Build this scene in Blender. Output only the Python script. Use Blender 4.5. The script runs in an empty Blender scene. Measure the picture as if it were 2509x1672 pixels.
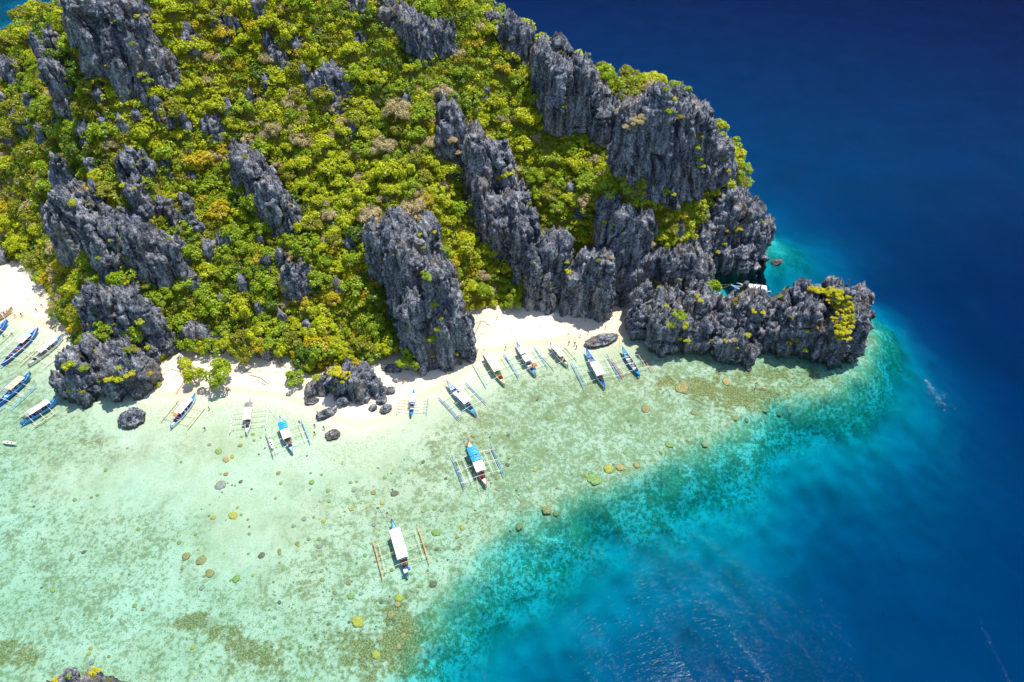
import bpy, bmesh, math, random
import numpy as np
from mathutils import Vector, Matrix
from mathutils.bvhtree import BVHTree

# ------------------------------------------------------------------ camera, sky, sun, exposure
scene = bpy.context.scene
COL = scene.collection
CAM_H, PITCH = 150.0, math.radians(45)
cam_data = bpy.data.cameras.new('camera')
cam_data.sensor_width = 36; cam_data.lens = 24
cam_data.clip_start = 0.5; cam_data.clip_end = 20000
cam = bpy.data.objects.new('camera', cam_data); COL.objects.link(cam)
cam.location = (0, 0, CAM_H); cam.rotation_euler = (math.pi/2 - PITCH, 0, 0)
scene.camera = cam

SUN_AZ, SUN_EL = math.radians(50), math.radians(71)      # azimuth from +Y towards +X
world = bpy.data.worlds.new('World'); scene.world = world; world.use_nodes = True
wn = world.node_tree; wn.nodes.clear()
sky = wn.nodes.new('ShaderNodeTexSky'); sky.sky_type = 'NISHITA'; sky.sun_disc = False
sky.sun_elevation = SUN_EL; sky.sun_rotation = SUN_AZ
sky.air_density = 1.0; sky.dust_density = 0.6; sky.ozone_density = 1.5
bg = wn.nodes.new('ShaderNodeBackground'); bg.inputs['Strength'].default_value = 0.15
wo = wn.nodes.new('ShaderNodeOutputWorld')
wn.links.new(sky.outputs[0], bg.inputs[0]); wn.links.new(bg.outputs[0], wo.inputs[0])
sun_data = bpy.data.lights.new('sun', 'SUN'); sun_data.energy = 4.2; sun_data.angle = math.radians(0.53)
sun_data.color = (1.0, 0.955, 0.88)
sun = bpy.data.objects.new('sun', sun_data); COL.objects.link(sun)
sd = Vector((math.sin(SUN_AZ)*math.cos(SUN_EL), math.cos(SUN_AZ)*math.cos(SUN_EL), math.sin(SUN_EL)))
sun.rotation_euler = sd.to_track_quat('Z', 'Y').to_euler(); sun.location = (60, 250, 300)
vs = scene.view_settings; vs.view_transform = 'Standard'; vs.look = 'None'; vs.exposure = 0.46; vs.gamma = 1.0
scene.render.engine = 'CYCLES'
cy = scene.cycles
cy.use_denoising = True
try: cy.denoiser = 'OPENIMAGEDENOISE'; cy.denoising_input_passes = 'RGB_ALBEDO_NORMAL'
except Exception: pass
cy.max_bounces = 5; cy.diffuse_bounces = 3; cy.glossy_bounces = 2; cy.transmission_bounces = 2
cy.transparent_max_bounces = 8; cy.volume_bounces = 0
cy.use_adaptive_sampling = True; cy.adaptive_threshold = 0.01
cy.sample_clamp_indirect = 4.0
cy.caustics_reflective = False; cy.caustics_refractive = False

R = random.Random(7); NR = np.random.RandomState(11)
SW, SH = 2509.0, 1672.0
FPX = SW*24/36

# ------------------------------------------------------------------ projection helpers (photo pixels <-> world)
CP, SP = math.cos(PITCH), math.sin(PITCH)
def ray(u, v):
    a = (np.asarray(u, float)-SW/2)/FPX; b = -(np.asarray(v, float)-SH/2)/FPX
    return np.stack([a, CP+b*SP, -SP+b*CP], -1)
def gp(u, v, z=0.0):
    d = ray(u, v); t = (CAM_H-z)/-d[..., 2]
    return d*t[..., None]+np.array([0, 0, CAM_H])
def proj(p):
    p = np.asarray(p, float); x, y, z = p[..., 0], p[..., 1], p[..., 2]-CAM_H
    dep = y*CP-z*SP; up = y*SP+z*CP
    return SW/2+FPX*x/dep, SH/2-FPX*up/dep
def z_at(x, y, v):
    """height above point (x, y) that projects to row v"""
    b = -(v-SH/2)/FPX
    return CAM_H + y*(-SP+b*CP)/(CP+b*SP)

# ------------------------------------------------------------------ numpy noise
def _hash(ix, iy, iz, seed):
    h = (ix.astype(np.int64)*374761393 + iy.astype(np.int64)*668265263 + iz.astype(np.int64)*2147483647 + seed*974634541) & 0xffffffff
    h = ((h ^ (h >> 13))*1274126177) & 0xffffffff
    h = ((h ^ (h >> 16))*2246822519) & 0xffffffff
    return ((h ^ (h >> 15)) & 0xffffff)/float(0x7fffff)-1.0
def vnoise(x, y, z=None, seed=0):
    x = np.asarray(x, float); y = np.asarray(y, float)
    z = np.zeros_like(x) if z is None else np.asarray(z, float)
    ix, iy, iz = np.floor(x), np.floor(y), np.floor(z)
    fx, fy, fz = x-ix, y-iy, z-iz
    sx, sy, sz = [f*f*f*(f*(f*6-15)+10) for f in (fx, fy, fz)]
    def L(a, b, t): return a+(b-a)*t
    c = lambda i, j, k: _hash(ix+i, iy+j, iz+k, seed)
    return L(L(L(c(0,0,0), c(1,0,0), sx), L(c(0,1,0), c(1,1,0), sx), sy),
             L(L(c(0,0,1), c(1,0,1), sx), L(c(0,1,1), c(1,1,1), sx), sy), sz)
def fbm(x, y, z=None, octv=4, seed=0, gain=0.5):
    s = 0; a = 1.0; tot = 0; f = 1.0
    for i in range(octv):
        s = s+a*vnoise(np.asarray(x)*f, np.asarray(y)*f, None if z is None else np.asarray(z)*f, seed+i*17)
        tot += a; a *= gain; f *= 2.03
    return s/tot
def ridged(x, y, z=None, octv=3, seed=0):
    s = 0; a = 1.0; tot = 0; f = 1.0
    for i in range(octv):
        s = s+a*(1-2*np.abs(vnoise(np.asarray(x)*f, np.asarray(y)*f, None if z is None else np.asarray(z)*f, seed+i*13)))
        tot += a; a *= 0.5; f *= 2.1
    return s/tot
def sstep(a, b, x):
    t = np.clip((x-a)/(b-a), 0, 1); return t*t*(3-2*t)

# ------------------------------------------------------------------ polygon helpers
def inside(poly, x, y):
    x = np.asarray(x, float); y = np.asarray(y, float); res = np.zeros(x.shape, bool)
    n = len(poly); j = n-1
    for i in range(n):
        xi, yi = poly[i]; xj, yj = poly[j]
        c = ((yi > y) != (yj > y)) & (x < (xj-xi)*(y-yi)/((yj-yi) if yj != yi else 1e-9)+xi)
        res ^= c; j = i
    return res
def dist_line(pts, x, y, closed=False):
    x = np.asarray(x, float); y = np.asarray(y, float); best = np.full(x.shape, 1e9)
    n = len(pts)
    for i in range(n if closed else n-1):
        ax, ay = pts[i][:2]; bx, by = pts[(i+1) % n][:2]
        dx, dy = bx-ax, by-ay; t = np.clip(((x-ax)*dx+(y-ay)*dy)/(dx*dx+dy*dy+1e-12), 0, 1)
        best = np.minimum(best, np.hypot(x-ax-t*dx, y-ay-t*dy))
    return best
def px_world(pts, z=0.0):
    a = np.array(pts, float); return gp(a[:, 0], a[:, 1], z)[:, :2]

# ------------------------------------------------------------------ object helpers
def tag(o, label=None, cat=None, group=None, kind=None):
    if label: o['label'] = label
    if cat: o['category'] = cat
    if group: o['group'] = group
    if kind: o['kind'] = kind
    return o
def link(name, me, mat=None, parent=None, loc=None):
    o = bpy.data.objects.new(name, me); COL.objects.link(o)
    if mat is not None and me is not None and len(me.materials) == 0: me.materials.append(mat)
    if parent is not None: o.parent = parent
    if loc is not None: o.location = loc
    return o
def empty(name, loc=(0,0,0), rz=0.0):
    o = bpy.data.objects.new(name, None); COL.objects.link(o); o.location = loc; o.rotation_euler = (0, 0, rz)
    o.empty_display_size = 0.5; return o
def np_mesh(name, V, Fq, smooth=False, tri=False):
    """mesh from numpy vertices (n,3) and faces (m,4) or (m,3)"""
    me = bpy.data.meshes.new(name); V = np.ascontiguousarray(V, np.float32); Fq = np.ascontiguousarray(Fq, np.int32)
    k = Fq.shape[1]
    me.vertices.add(len(V)); me.vertices.foreach_set('co', V.ravel())
    me.loops.add(Fq.size); me.loops.foreach_set('vertex_index', Fq.ravel())
    me.polygons.add(len(Fq)); me.polygons.foreach_set('loop_start', np.arange(0, Fq.size, k, dtype=np.int32))
    me.polygons.foreach_set('loop_total', np.full(len(Fq), k, np.int32))
    if smooth: me.polygons.foreach_set('use_smooth', np.ones(len(Fq), bool))
    me.update(calc_edges=True); return me
def grid_faces(nx, ny):
    i = np.arange(nx*ny).reshape(ny, nx)
    return np.stack([i[:-1, :-1], i[:-1, 1:], i[1:, 1:], i[1:, :-1]], -1).reshape(-1, 4)

# ------------------------------------------------------------------ materials
def lin(h):
    h = h.lstrip('#'); c = [int(h[i:i+2], 16)/255 for i in (0, 2, 4)]
    return tuple((x/12.92 if x <= 0.04045 else ((x+0.055)/1.055)**2.4) for x in c)+(1.0,)
class NT:
    def __init__(s, name):
        s.m = bpy.data.materials.new(name); s.m.use_nodes = True; s.t = s.m.node_tree; s.t.nodes.clear()
        s.out = s.t.nodes.new('ShaderNodeOutputMaterial')
    def n(s, typ, **kw):
        nd = s.t.nodes.new('ShaderNode'+typ)
        for k, v in kw.items():
            if k in nd.inputs: s.put(nd.inputs[k], v)
            else: setattr(nd, k, v)
        return nd
    def put(s, inp, v):
        if isinstance(v, bpy.types.NodeSocket): s.t.links.new(v, inp)
        else: inp.default_value = v
    def noise(s, vec, scale, detail=4, rough=0.55, dist=0.0):
        nd = s.n('TexNoise'); nd.inputs['Scale'].default_value = scale; nd.inputs['Detail'].default_value = detail
        nd.inputs['Roughness'].default_value = rough; nd.inputs['Distortion'].default_value = dist
        if vec is not None: s.put(nd.inputs['Vector'], vec)
        return nd.outputs['Fac']
    def ramp(s, fac, stops, interp='LINEAR'):
        nd = s.n('ValToRGB'); cr = nd.color_ramp; cr.interpolation = interp
        while len(cr.elements) < len(stops): cr.elements.new(0.5)
        for e, (p, c) in zip(cr.elements, stops): e.position = p; e.color = c if len(c) == 4 else tuple(c)+(1,)
        s.put(nd.inputs[0], fac); return nd.outputs[0]
    def math(s, op, a, b=0.0, clamp=False):
        nd = s.n('Math'); nd.operation = op; nd.use_clamp = clamp; s.put(nd.inputs[0], a); s.put(nd.inputs[1], b); return nd.outputs[0]
    def mix(s, fac, a, b, blend='MIX'):
        nd = s.n('Mix'); nd.data_type = 'RGBA'; nd.blend_type = blend
        s.put(nd.inputs[0], fac); s.put(nd.inputs[6], a); s.put(nd.inputs[7], b); return nd.outputs[2]
    def mapr(s, v, a, b, c, d):
        nd = s.n('MapRange'); s.put(nd.inputs[0], v)
        for i, q in enumerate((a, b, c, d)): nd.inputs[i+1].default_value = q
        return nd.outputs[0]
    def scale(s, vec, sc):
        nd = s.n('VectorMath'); nd.operation = 'MULTIPLY'; s.put(nd.inputs[0], vec); nd.inputs[1].default_value = sc; return nd.outputs[0]
    def pos(s): return s.n('NewGeometry').outputs['Position']
    def bump(s, h, strength, dist):
        nd = s.n('Bump'); nd.inputs['Strength'].default_value = strength; nd.inputs['Distance'].default_value = dist
        s.put(nd.inputs['Height'], h); return nd.outputs[0]
    def pbr(s, color, rough=0.6, normal=None, spec=0.3, metal=0.0):
        nd = s.n('BsdfPrincipled'); s.put(nd.inputs['Base Color'], color); s.put(nd.inputs['Roughness'], rough)
        nd.inputs['Specular IOR Level'].default_value = spec; nd.inputs['Metallic'].default_value = metal
        if normal is not None: s.put(nd.inputs['Normal'], normal)
        return nd.outputs[0]
    def done(s, surf, vol=None):
        if surf is not None: s.t.links.new(surf, s.out.inputs['Surface'])
        if vol is not None: s.t.links.new(vol, s.out.inputs['Volume'])
        return s.m

def mat_rock():
    k = NT('limestone'); p = k.pos()
    st = k.scale(p, (1.0, 1.0, 0.2))
    n1 = k.noise(st, 0.55, 4, 0.7); n2 = k.noise(p, 1.7, 4, 0.7); n3 = k.noise(p, 0.10, 3, 0.55)
    f = k.math('ADD', k.math('MULTIPLY', n1, 0.55), k.math('MULTIPLY', n2, 0.45))
    col = k.ramp(f, [(0.35, lin('#191a20')), (0.43, lin('#3b3d44')), (0.50, lin('#6d7079')), (0.57, lin('#a3a5ab')), (0.66, lin('#dad9d7'))])
    col = k.mix(k.math('MULTIPLY', k.ramp(n3, [(0.54, (0,0,0)), (0.66, (1,1,1))]), 0.30), col, lin('#a08a70'))      # ochre weathering
    col = k.mix(k.math('MULTIPLY', k.ramp(n3, [(0.32, (1,1,1)), (0.48, (0,0,0))]), 0.40), col, lin('#4f596c'))
    sep = k.n('SeparateXYZ'); k.put(sep.inputs[0], p)                                                               # tide stain
    band = k.mapr(k.math('ADD', sep.outputs[2], k.math('MULTIPLY', n2, 1.6)), 0.9, 2.0, 1.0, 0.0)
    col = k.mix(k.math('MULTIPLY', band, 0.7), col, lin('#5e5342'))
    return k.done(k.pbr(col, 0.85, k.bump(k.math('ADD', n2, n1), 1.0, 0.8), 0.2))
def mat_soil():
    k = NT('leaf_litter_and_rock'); p = k.pos()
    n1 = k.noise(p, 0.25, 5, 0.6); n2 = k.noise(p, 1.6, 5, 0.65)
    f = k.math('ADD', k.math('MULTIPLY', n1, 0.5), k.math('MULTIPLY', n2, 0.5))
    col = k.ramp(f, [(0.34, lin('#4f5038')), (0.45, lin('#787a2a')), (0.53, lin('#858026')), (0.61, lin('#978648')), (0.70, lin('#a5927a'))])
    h = k.noise(p, 1.3, 6, 0.7)
    return k.done(k.pbr(col, 0.95, k.bump(h, 1.0, 0.9), 0.1))
def mat_leaf():
    k = NT('foliage'); at = k.n('Attribute'); at.attribute_name = 'leafcol'; at.attribute_type = 'GEOMETRY'
    d = k.n('BsdfDiffuse'); k.put(d.inputs[0], at.outputs[0])
    t = k.n('BsdfTranslucent'); k.put(t.inputs[0], k.mix(1.0, at.outputs[0], (1.0, 1.0, 0.5, 1), 'MULTIPLY'))
    g = k.n('BsdfGlossy'); g.inputs['Roughness'].default_value = 0.45; g.inputs[0].default_value = (1, 1, 0.9, 1)
    m = k.n('MixShader', Fac=0.45); k.put(m.inputs[1], d.outputs[0]); k.put(m.inputs[2], t.outputs[0])
    m2 = k.n('MixShader', Fac=0.03); k.put(m2.inputs[1], m.outputs[0]); k.put(m2.inputs[2], g.outputs[0])
    return k.done(m2.outputs[0])
def mat_flat(name, color, rough=0.55, var=0.12, scale=2.0, spec=0.35, bump=0.0):
    k = NT(name); p = k.n('TexCoord').outputs['Object']
    n = k.noise(p, scale, 4, 0.6)
    c = lin(color) if isinstance(color, str) else color
    dk = tuple(x*(1-var*2) for x in c[:3])+(1,); lt = tuple(min(1, x*(1+var)) for x in c[:3])+(1,)
    col = k.ramp(n, [(0.3, dk), (0.62, lt)])
    return k.done(k.pbr(col, rough, k.bump(k.noise(p, scale*6, 3), bump, 0.02) if bump else None, spec))
# ------------------------------------------------------------------ terrain functions
S = CAM_H/130.0                      # plan scale (far coast estimated behind the ridge)
FAR_COAST = [(84*S,188*S), (66*S,214*S), (38*S,236*S), (8*S,256*S), (-34*S,276*S), (-90*S,290*S), (-150*S,292*S), (-215*S,262*S), (-330*S,240*S)]
FOOT_PX = [(-300,560), (-100,610), (0,652), (45,655), (85,700), (118,745), (132,795), (165,818), (165,862), (162,900), (178,932), (222,948), (293,944), (372,924), (414,888),
           (470,868), (590,868), (690,885), (745,940), (800,925), (930,895), (980,880), (1021,896), (1125,914), (1148,835), (1143,790), (1165,772), (1279,757),
           (1371,762), (1436,776), (1484,784), (1500,750), (1541,742), (1548,798), (1612,834), (1732,850), (1829,862), (1868,838), (1985,846), (2018,872), (2044,866),
           (2074,830), (2082,802), (2066,772), (2030,752), (1985,742), (1920,752), (1850,752), (1790,742), (1750,722), (1733,668), (1795,650), (1852,640), (1876,598)]
FOOT = [tuple(p) for p in px_world(FOOT_PX, 0.6)] + FAR_COAST
LAND_PX = [(-300,690), (0,774), (59,779), (127,802), (166,815), (200,840), (270,900), (350,955), (400,971), (489,964), (579,957), (686,971), (757,996), (829,1029), (882,1046), (936,1030),
           (1007,986), (1079,950), (1146,912), (1186,866), (1239,856), (1293,845), (1346,838), (1400,834), (1436,838), (1507,829), (1535,812), (1570,785), (1610,750), (1650,720), (1700,690), (1750,668), (1800,655), (1850,640), (1880,605)]
LAND = [tuple(p) for p in px_world(LAND_PX)] + FAR_COAST
EDGE_PX = [(905,1760), (935,1700), (950,1640), (972,1580), (1005,1500), (1040,1440), (1090,1390), (1170,1335), (1260,1290), (1340,1235), (1430,1195), (1520,1165), (1600,1140), (1680,1100),
           (1750,1050), (1810,1005), (1880,960), (1960,930), (2040,915), (2085,880), (2095,820), (2080,765), (2030,740), (1960,728), (1880,725), (1800,712), (1765,690), (1820,668), (1868,640), (1890,590)]
EDGE = [tuple(p) for p in px_world(EDGE_PX)]
REEF = EDGE + [(66*S,178*S), (50*S,200*S), (24*S,220*S), (-4*S,240*S), (-44*S,258*S), (-90*S,272*S), (-400,310*S), (-400,0), (-60,0)]

def sand_z(x, y):
    d = dist_line(LAND, x, y, True); s = np.where(inside(LAND, x, y), d, -d)
    beach = 2.6*(1-np.exp(-np.maximum(s, 0)*0.045))
    o = np.maximum(-s, 0)
    reef = 0.38+0.011*np.minimum(o, 60)+0.12*fbm(x*0.06, y*0.06, octv=3, seed=5)
    shal = -reef*(1-np.exp(-o*0.19/np.maximum(reef, 0.3)))
    shal = shal+sstep(6, 20, o)*0.10*fbm(x*0.5, y*0.5, octv=3, seed=8)
    z = np.where(s > 0, beach+0.05*fbm(x*0.4, y*0.4, octv=2, seed=2)*sstep(0, 6, s), shal)
    dr = dist_line(REEF, x, y, True); out = np.where(inside(REEF, x, y), -dr, dr)
    out = out+6.5*fbm(x*0.045, y*0.045, octv=4, seed=21)+1.8*fbm(x*0.3, y*0.3, octv=2, seed=4)
    q = np.maximum(out, 0)
    drop = 27.0*(1-np.exp(-(q/31.0)**1.5))*(1-0.30*sstep(170, 300, y))*(1+0.22*fbm(x*0.035, y*0.035, octv=3, seed=31)*np.exp(-q/40))
    for cu, cv, cr, cd in ((1850,692,12,3.6), (1910,655,15,4.5), (1990,700,12,4.0)):               # the little cove behind the point
        cx, cy_ = gp(cu, cv)[:2]; drop = drop+cd*np.exp(-((x-cx)**2+(y-cy_)**2)/(2*cr**2))
    # sheltered bay beyond the island
    bx, by = gp(20.0, 10.0)[:2]
    bay = np.exp(-((x-bx+30)**2+(y-by)**2)/(2*62.0**2))
    drop = drop*(1-0.72*bay)
    return z-drop

# hillside: thin-plate surface through the foot line and slope estimates
def foot_y(u):
    """ground distance of the visible foot line straight below column u"""
    best = None; P = FOOT_PX[:41]
    for i in range(len(P)-1):
        (a, va), (b, vb) = P[i], P[i+1]
        if (a-u)*(b-u) <= 0 and a != b:
            v = va+(vb-va)*(u-a)/(b-a); best = v if best is None else max(best, v)
    return float(gp(u, best, 0.6)[1])
SLOPES = [(-120,210,36), (-120,330,34), (0,155,37), (0,350,33), (60,128,38), (120,110,38), (130,190,38), (150,420,36), (200,45,41), (300,40,44), (330,260,41), (300,520,40), (300,760,42), (420,-60,44), (470,420,39), (600,-60,41), (600,200,39), (600,450,38), (620,700,38),
          (760,-40,41), (760,300,38), (770,620,38), (900,-30,41), (900,250,39), (900,500,40), (900,720,40), (1040,-10,40), (1040,260,40), (1040,520,43), (1140,10,39), (1180,300,41), (1190,560,41), (1250,110,41),
          (1300,330,43), (1330,520,45), (1360,200,42), (1400,360,44), (1450,560,50), (1480,300,44), (1520,430,46)]
RAW = [(1600,300,50*S), (1660,280,47*S), (1600,440,30*S), (1660,520,24*S), (1720,420,30*S), (1760,500,20*S), (1840,570,9*S), (1700,600,11*S), (1640,640,10*S), (1580,580,17*S), (1780,600,9*S),
       (1600,760,7*S), (1680,790,7*S), (1750,780,6*S), (1820,800,5*S), (1880,790,4.5*S), (1960,760,8*S), (2020,750,9.5*S), (2060,800,6*S), (250,890,6*S), (330,900,5*S), (220,940,3*S)]
ctrl = []
for u, v, a in SLOPES:
    yf = foot_y(u); tb = math.tan(math.radians(a)); d = ray(u, v); m = -d[2]/d[1]
    y = (CAM_H+tb*yf)/(tb+m); z = tb*(y-yf); ctrl.append((d[0]/d[1]*y, y, z))
for u, v, z in RAW:
    p = gp(u, v, z); ctrl.append((p[0], p[1], z))
for i, p in enumerate(FOOT): ctrl.append((p[0], p[1], 0.5 if i < len(FOOT_PX) else 0.0))
ctrl = np.array(ctrl)
def _tps(r2): return np.where(r2 > 1e-9, 0.5*r2*np.log(np.maximum(r2, 1e-9)), 0.0)
_C = ctrl[:, :2]/100.0; _n = len(_C)
_A = np.zeros((_n+3, _n+3)); _A[:_n, :_n] = _tps(((_C[:, None]-_C[None])**2).sum(-1))+np.eye(_n)*2e-3
_A[:_n, _n] = 1; _A[:_n, _n+1:] = _C; _A[_n, :_n] = 1; _A[_n+1:, :_n] = _C.T
_W = np.linalg.solve(_A, np.concatenate([ctrl[:, 2], np.zeros(3)]))
def hill_raw(x, y):
    sh = x.shape; q = np.stack([x.ravel(), y.ravel()], -1)/100.0; z = _W[_n]+q@_W[_n+1:]
    for i in range(_n): z = z+_W[i]*_tps(((q-_C[i])**2).sum(-1))
    return z.reshape(sh)
GX0, GX1, GY0, GY1, GS = -330.0, 130.0, 100.0, 350.0, 1.0
gx = np.arange(GX0, GX1+GS/2, GS); gy = np.arange(GY0, GY1+GS/2, GS)
MX, MY = np.meshgrid(gx, gy)
ins = inside(FOOT, MX, MY); dft = dist_line(FOOT, MX, MY, True)
hz = np.maximum(hill_raw(MX, MY), 0.6)
hz = hz+(2.6*fbm(MX*0.05, MY*0.05, octv=3, seed=41)+1.3*ridged(MX*0.16, MY*0.16, octv=3, seed=43))*sstep(3, 16, dft)
HZ = np.where(ins, -1.5+(hz+1.5)*sstep(-0.5, 3.0, dft), -9.0-dft*0.4)
SZ = sand_z(MX, MY)
SURF = np.maximum(HZ, SZ)
def bil(G, x, y):
    x = np.clip((np.asarray(x, float)-GX0)/GS, 0, G.shape[1]-1.001); y = np.clip((np.asarray(y, float)-GY0)/GS, 0, G.shape[0]-1.001)
    i = x.astype(int); j = y.astype(int); fx = x-i; fy = y-j
    return (G[j, i]*(1-fx)+G[j, i+1]*fx)*(1-fy)+(G[j+1, i]*(1-fx)+G[j+1, i+1]*fx)*fy
def hit(u, v):
    """first point of the bare ground (hill or sand) seen at photo pixel (u, v)"""
    d = ray(u, v); ts = np.linspace(60, 620, 1400)/np.linalg.norm(d)
    p = d[None]*ts[:, None]+np.array([0, 0, CAM_H])
    ok = p[:, 2] < np.where(p[:, 1] < GY0, -5, bil(SURF, p[:, 0], p[:, 1]))
    i = int(np.argmax(ok)) if ok.any() else None
    if i is None or p[i, 2] < -1.5: q = gp(u, v, 0.0); return q
    return p[i]

# ------------------------------------------------------------------ materials of the setting
M = {}
M['rock'] = mat_rock(); M['soil'] = mat_soil(); M['leaf'] = mat_leaf()
M['bark'] = mat_flat('bark', '#7d6c5c', 0.9, 0.2, 3.0, 0.1)
def mat_sand():
    k = NT('sand_and_reef'); p = k.pos()
    al = k.n('Attribute'); al.attribute_name = 'reef'; al.attribute_type = 'GEOMETRY'
    sep = k.n('SeparateColor'); k.put(sep.inputs[0], al.outputs[0])
    fleck, brown, deep = sep.outputs[0], sep.outputs[1], sep.outputs[2]
    n0 = k.noise(p, 0.05, 4, 0.6); n1 = k.noise(p, 0.95, 4, 0.62); n2 = k.noise(p, 2.8, 3, 0.65); n3 = k.noise(p, 0.22, 4, 0.6, 0.4)
    sand = k.ramp(n0, [(0.3, lin('#dccab0')), (0.7, lin('#e8dac5'))])
    sepz = k.n('SeparateXYZ'); k.put(sepz.inputs[0], p)
    film = k.math('MULTIPLY', k.mapr(sepz.outputs[2], -0.05, -0.45, 0.0, 1.0), k.mapr(sepz.outputs[2], -4.0, -1.3, 0.0, 1.0))
    sand = k.mix(k.math('MULTIPLY', k.math('MULTIPLY', k.mapr(sepz.outputs[2], 0.04, 0.32, 1.0, 0.0), k.mapr(sepz.outputs[2], -0.2, 0.0, 0.0, 1.0)), 0.55), sand, lin('#bfa685'))    # wet sand along the water line
    sand = k.mix(k.math('MULTIPLY', k.math('MULTIPLY', k.mapr(k.math('ABSOLUTE', k.math('SUBTRACT', k.math('ADD', sepz.outputs[2], k.math('MULTIPLY', n0, 0.8)), 1.15)), 0.0, 0.10, 1.0, 0.0), k.ramp(n1, [(0.5, (0,0,0)), (0.6, (1,1,1))])), 0.6), sand, lin('#8a7350'))   # wrack line
    sand = k.mix(film, sand, k.ramp(n0, [(0.35, lin('#c8bf9c')), (0.65, lin('#dad2b6'))]))   # algal film on the drowned sand
    sand = k.mix(k.math('MULTIPLY', k.ramp(n2, [(0.35, (1,1,1)), (0.6, (0,0,0))]), 0.10), sand, lin('#b9a283'))
    sand = k.mix(k.math('MULTIPLY', k.math('MULTIPLY', k.ramp(k.math('ADD', k.math('MULTIPLY', n2, 0.6), k.math('MULTIPLY', n1, 0.4)), [(0.40, (1,1,1)), (0.56, (0,0,0))]), film), 0.42), sand, lin('#6f7452'))    # grainy rubble
    # algae flecks and rubble between the corals
    fl = k.math('ADD', k.math('MULTIPLY', n1, 0.5), k.math('MULTIPLY', n2, 0.5))
    fl = k.math('ADD', fl, k.math('MULTIPLY', k.math('SUBTRACT', n3, 0.5), 0.30))
    fl = k.math('ADD', fl, k.math('MULTIPLY', k.math('SUBTRACT', fleck, 0.5), 0.07))
    flm = k.ramp(fl, [(0.47, (0,0,0)), (0.56, (1,1,1))])
    weed = k.ramp(n3, [(0.35, lin('#5f6e50')), (0.55, lin('#747a48')), (0.7, lin('#6d6240'))])
    col = k.mix(k.math('MULTIPLY', flm, k.math('MULTIPLY', k.math('MINIMUM', k.math('MULTIPLY', fleck, 2.2), 1.0), 0.80)), sand, weed)
    br = k.math('ADD', k.math('ADD', brown, k.math('MULTIPLY', k.math('SUBTRACT', n1, 0.5), 1.7)), k.math('MULTIPLY', k.math('SUBTRACT', n3, 0.55), 1.5))
    brm = k.ramp(br, [(0.35, (0,0,0)), (0.75, (1,1,1))])
    col = k.mix(k.math('MULTIPLY', brm, 0.85), col, k.ramp(n2, [(0.38, lin('#4a4226')), (0.5, lin('#7d6e3c')), (0.64, lin('#b3a268'))]))
    # coral gardens on the outer slope
    nd = k.math('ADD', k.math('MULTIPLY', k.noise(p, 0.06, 5, 0.66, 0.5), 0.72), k.math('MULTIPLY', n1, 0.28)); ndm = k.ramp(nd, [(0.44, (0,0,0)), (0.55, (1,1,1))])
    col = k.mix(k.math('MULTIPLY', k.math('MULTIPLY', ndm, deep), 0.60), col, k.ramp(n3, [(0.4, lin('#4d5a3a')), (0.62, lin('#7c8a5c'))]))
    h = k.math('ADD', n1, k.math('MULTIPLY', n2, 0.4))
    return k.done(k.pbr(col, 0.95, k.bump(h, 0.5, 0.25), 0.1))
M['sand'] = mat_sand()
def mat_water():
    k = NT('sea_water'); p = k.pos()
    # wind ripples: short crests, roughened in streaks
    sw = k.n('VectorRotate'); sw.rotation_type = 'Z_AXIS'; k.put(sw.inputs[0], p); sw.inputs['Angle'].default_value = math.radians(-14)
    q = k.scale(sw.outputs[0], (0.55, 1.35, 1.0))
    streak = k.ramp(k.noise(k.scale(sw.outputs[0], (1.0, 0.45, 1.0)), 0.022, 4, 0.65, 0.8), [(0.47, (0.22,0.22,0.22)), (0.58, (1,1,1))])
    h = k.math('ADD', k.math('MULTIPLY', k.noise(q, 0.75, 2, 0.6, 0.3), 1.0), k.math('MULTIPLY', k.noise(q, 2.4, 2, 0.6), 0.30))
    h = k.math('MULTIPLY', h, streak)
    nrm = k.bump(h, 1.0, 0.36)
    fr = k.n('Fresnel'); fr.inputs['IOR'].default_value = 1.16; k.put(fr.inputs['Normal'], nrm)
    fac = k.math('ADD', k.math('MINIMUM', k.math('MULTIPLY', k.math('MAXIMUM', k.math('SUBTRACT', fr.outputs[0], 0.0075), 0.0), 0.5), 0.014), 0.0005)
    gl = k.n('BsdfGlossy'); gl.inputs['Roughness'].default_value = 0.09; k.put(gl.inputs['Normal'], nrm); gl.inputs[0].default_value = (0.8,0.8,0.8,1)
    tr = k.n('BsdfTransparent')
    mx = k.n('MixShader'); k.put(mx.inputs[0], fac); k.put(mx.inputs[1], tr.outputs[0]); k.put(mx.inputs[2], gl.outputs[0])
    va = k.n('VolumeAbsorption'); D = 0.30
    va.inputs['Density'].default_value = D
    va.inputs['Color'].default_value = (0.0, 1-0.050/D, 1-0.0265/D, 1)
    return k.done(mx.outputs[0], va.outputs[0])
M['water'] = mat_water()

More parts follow.
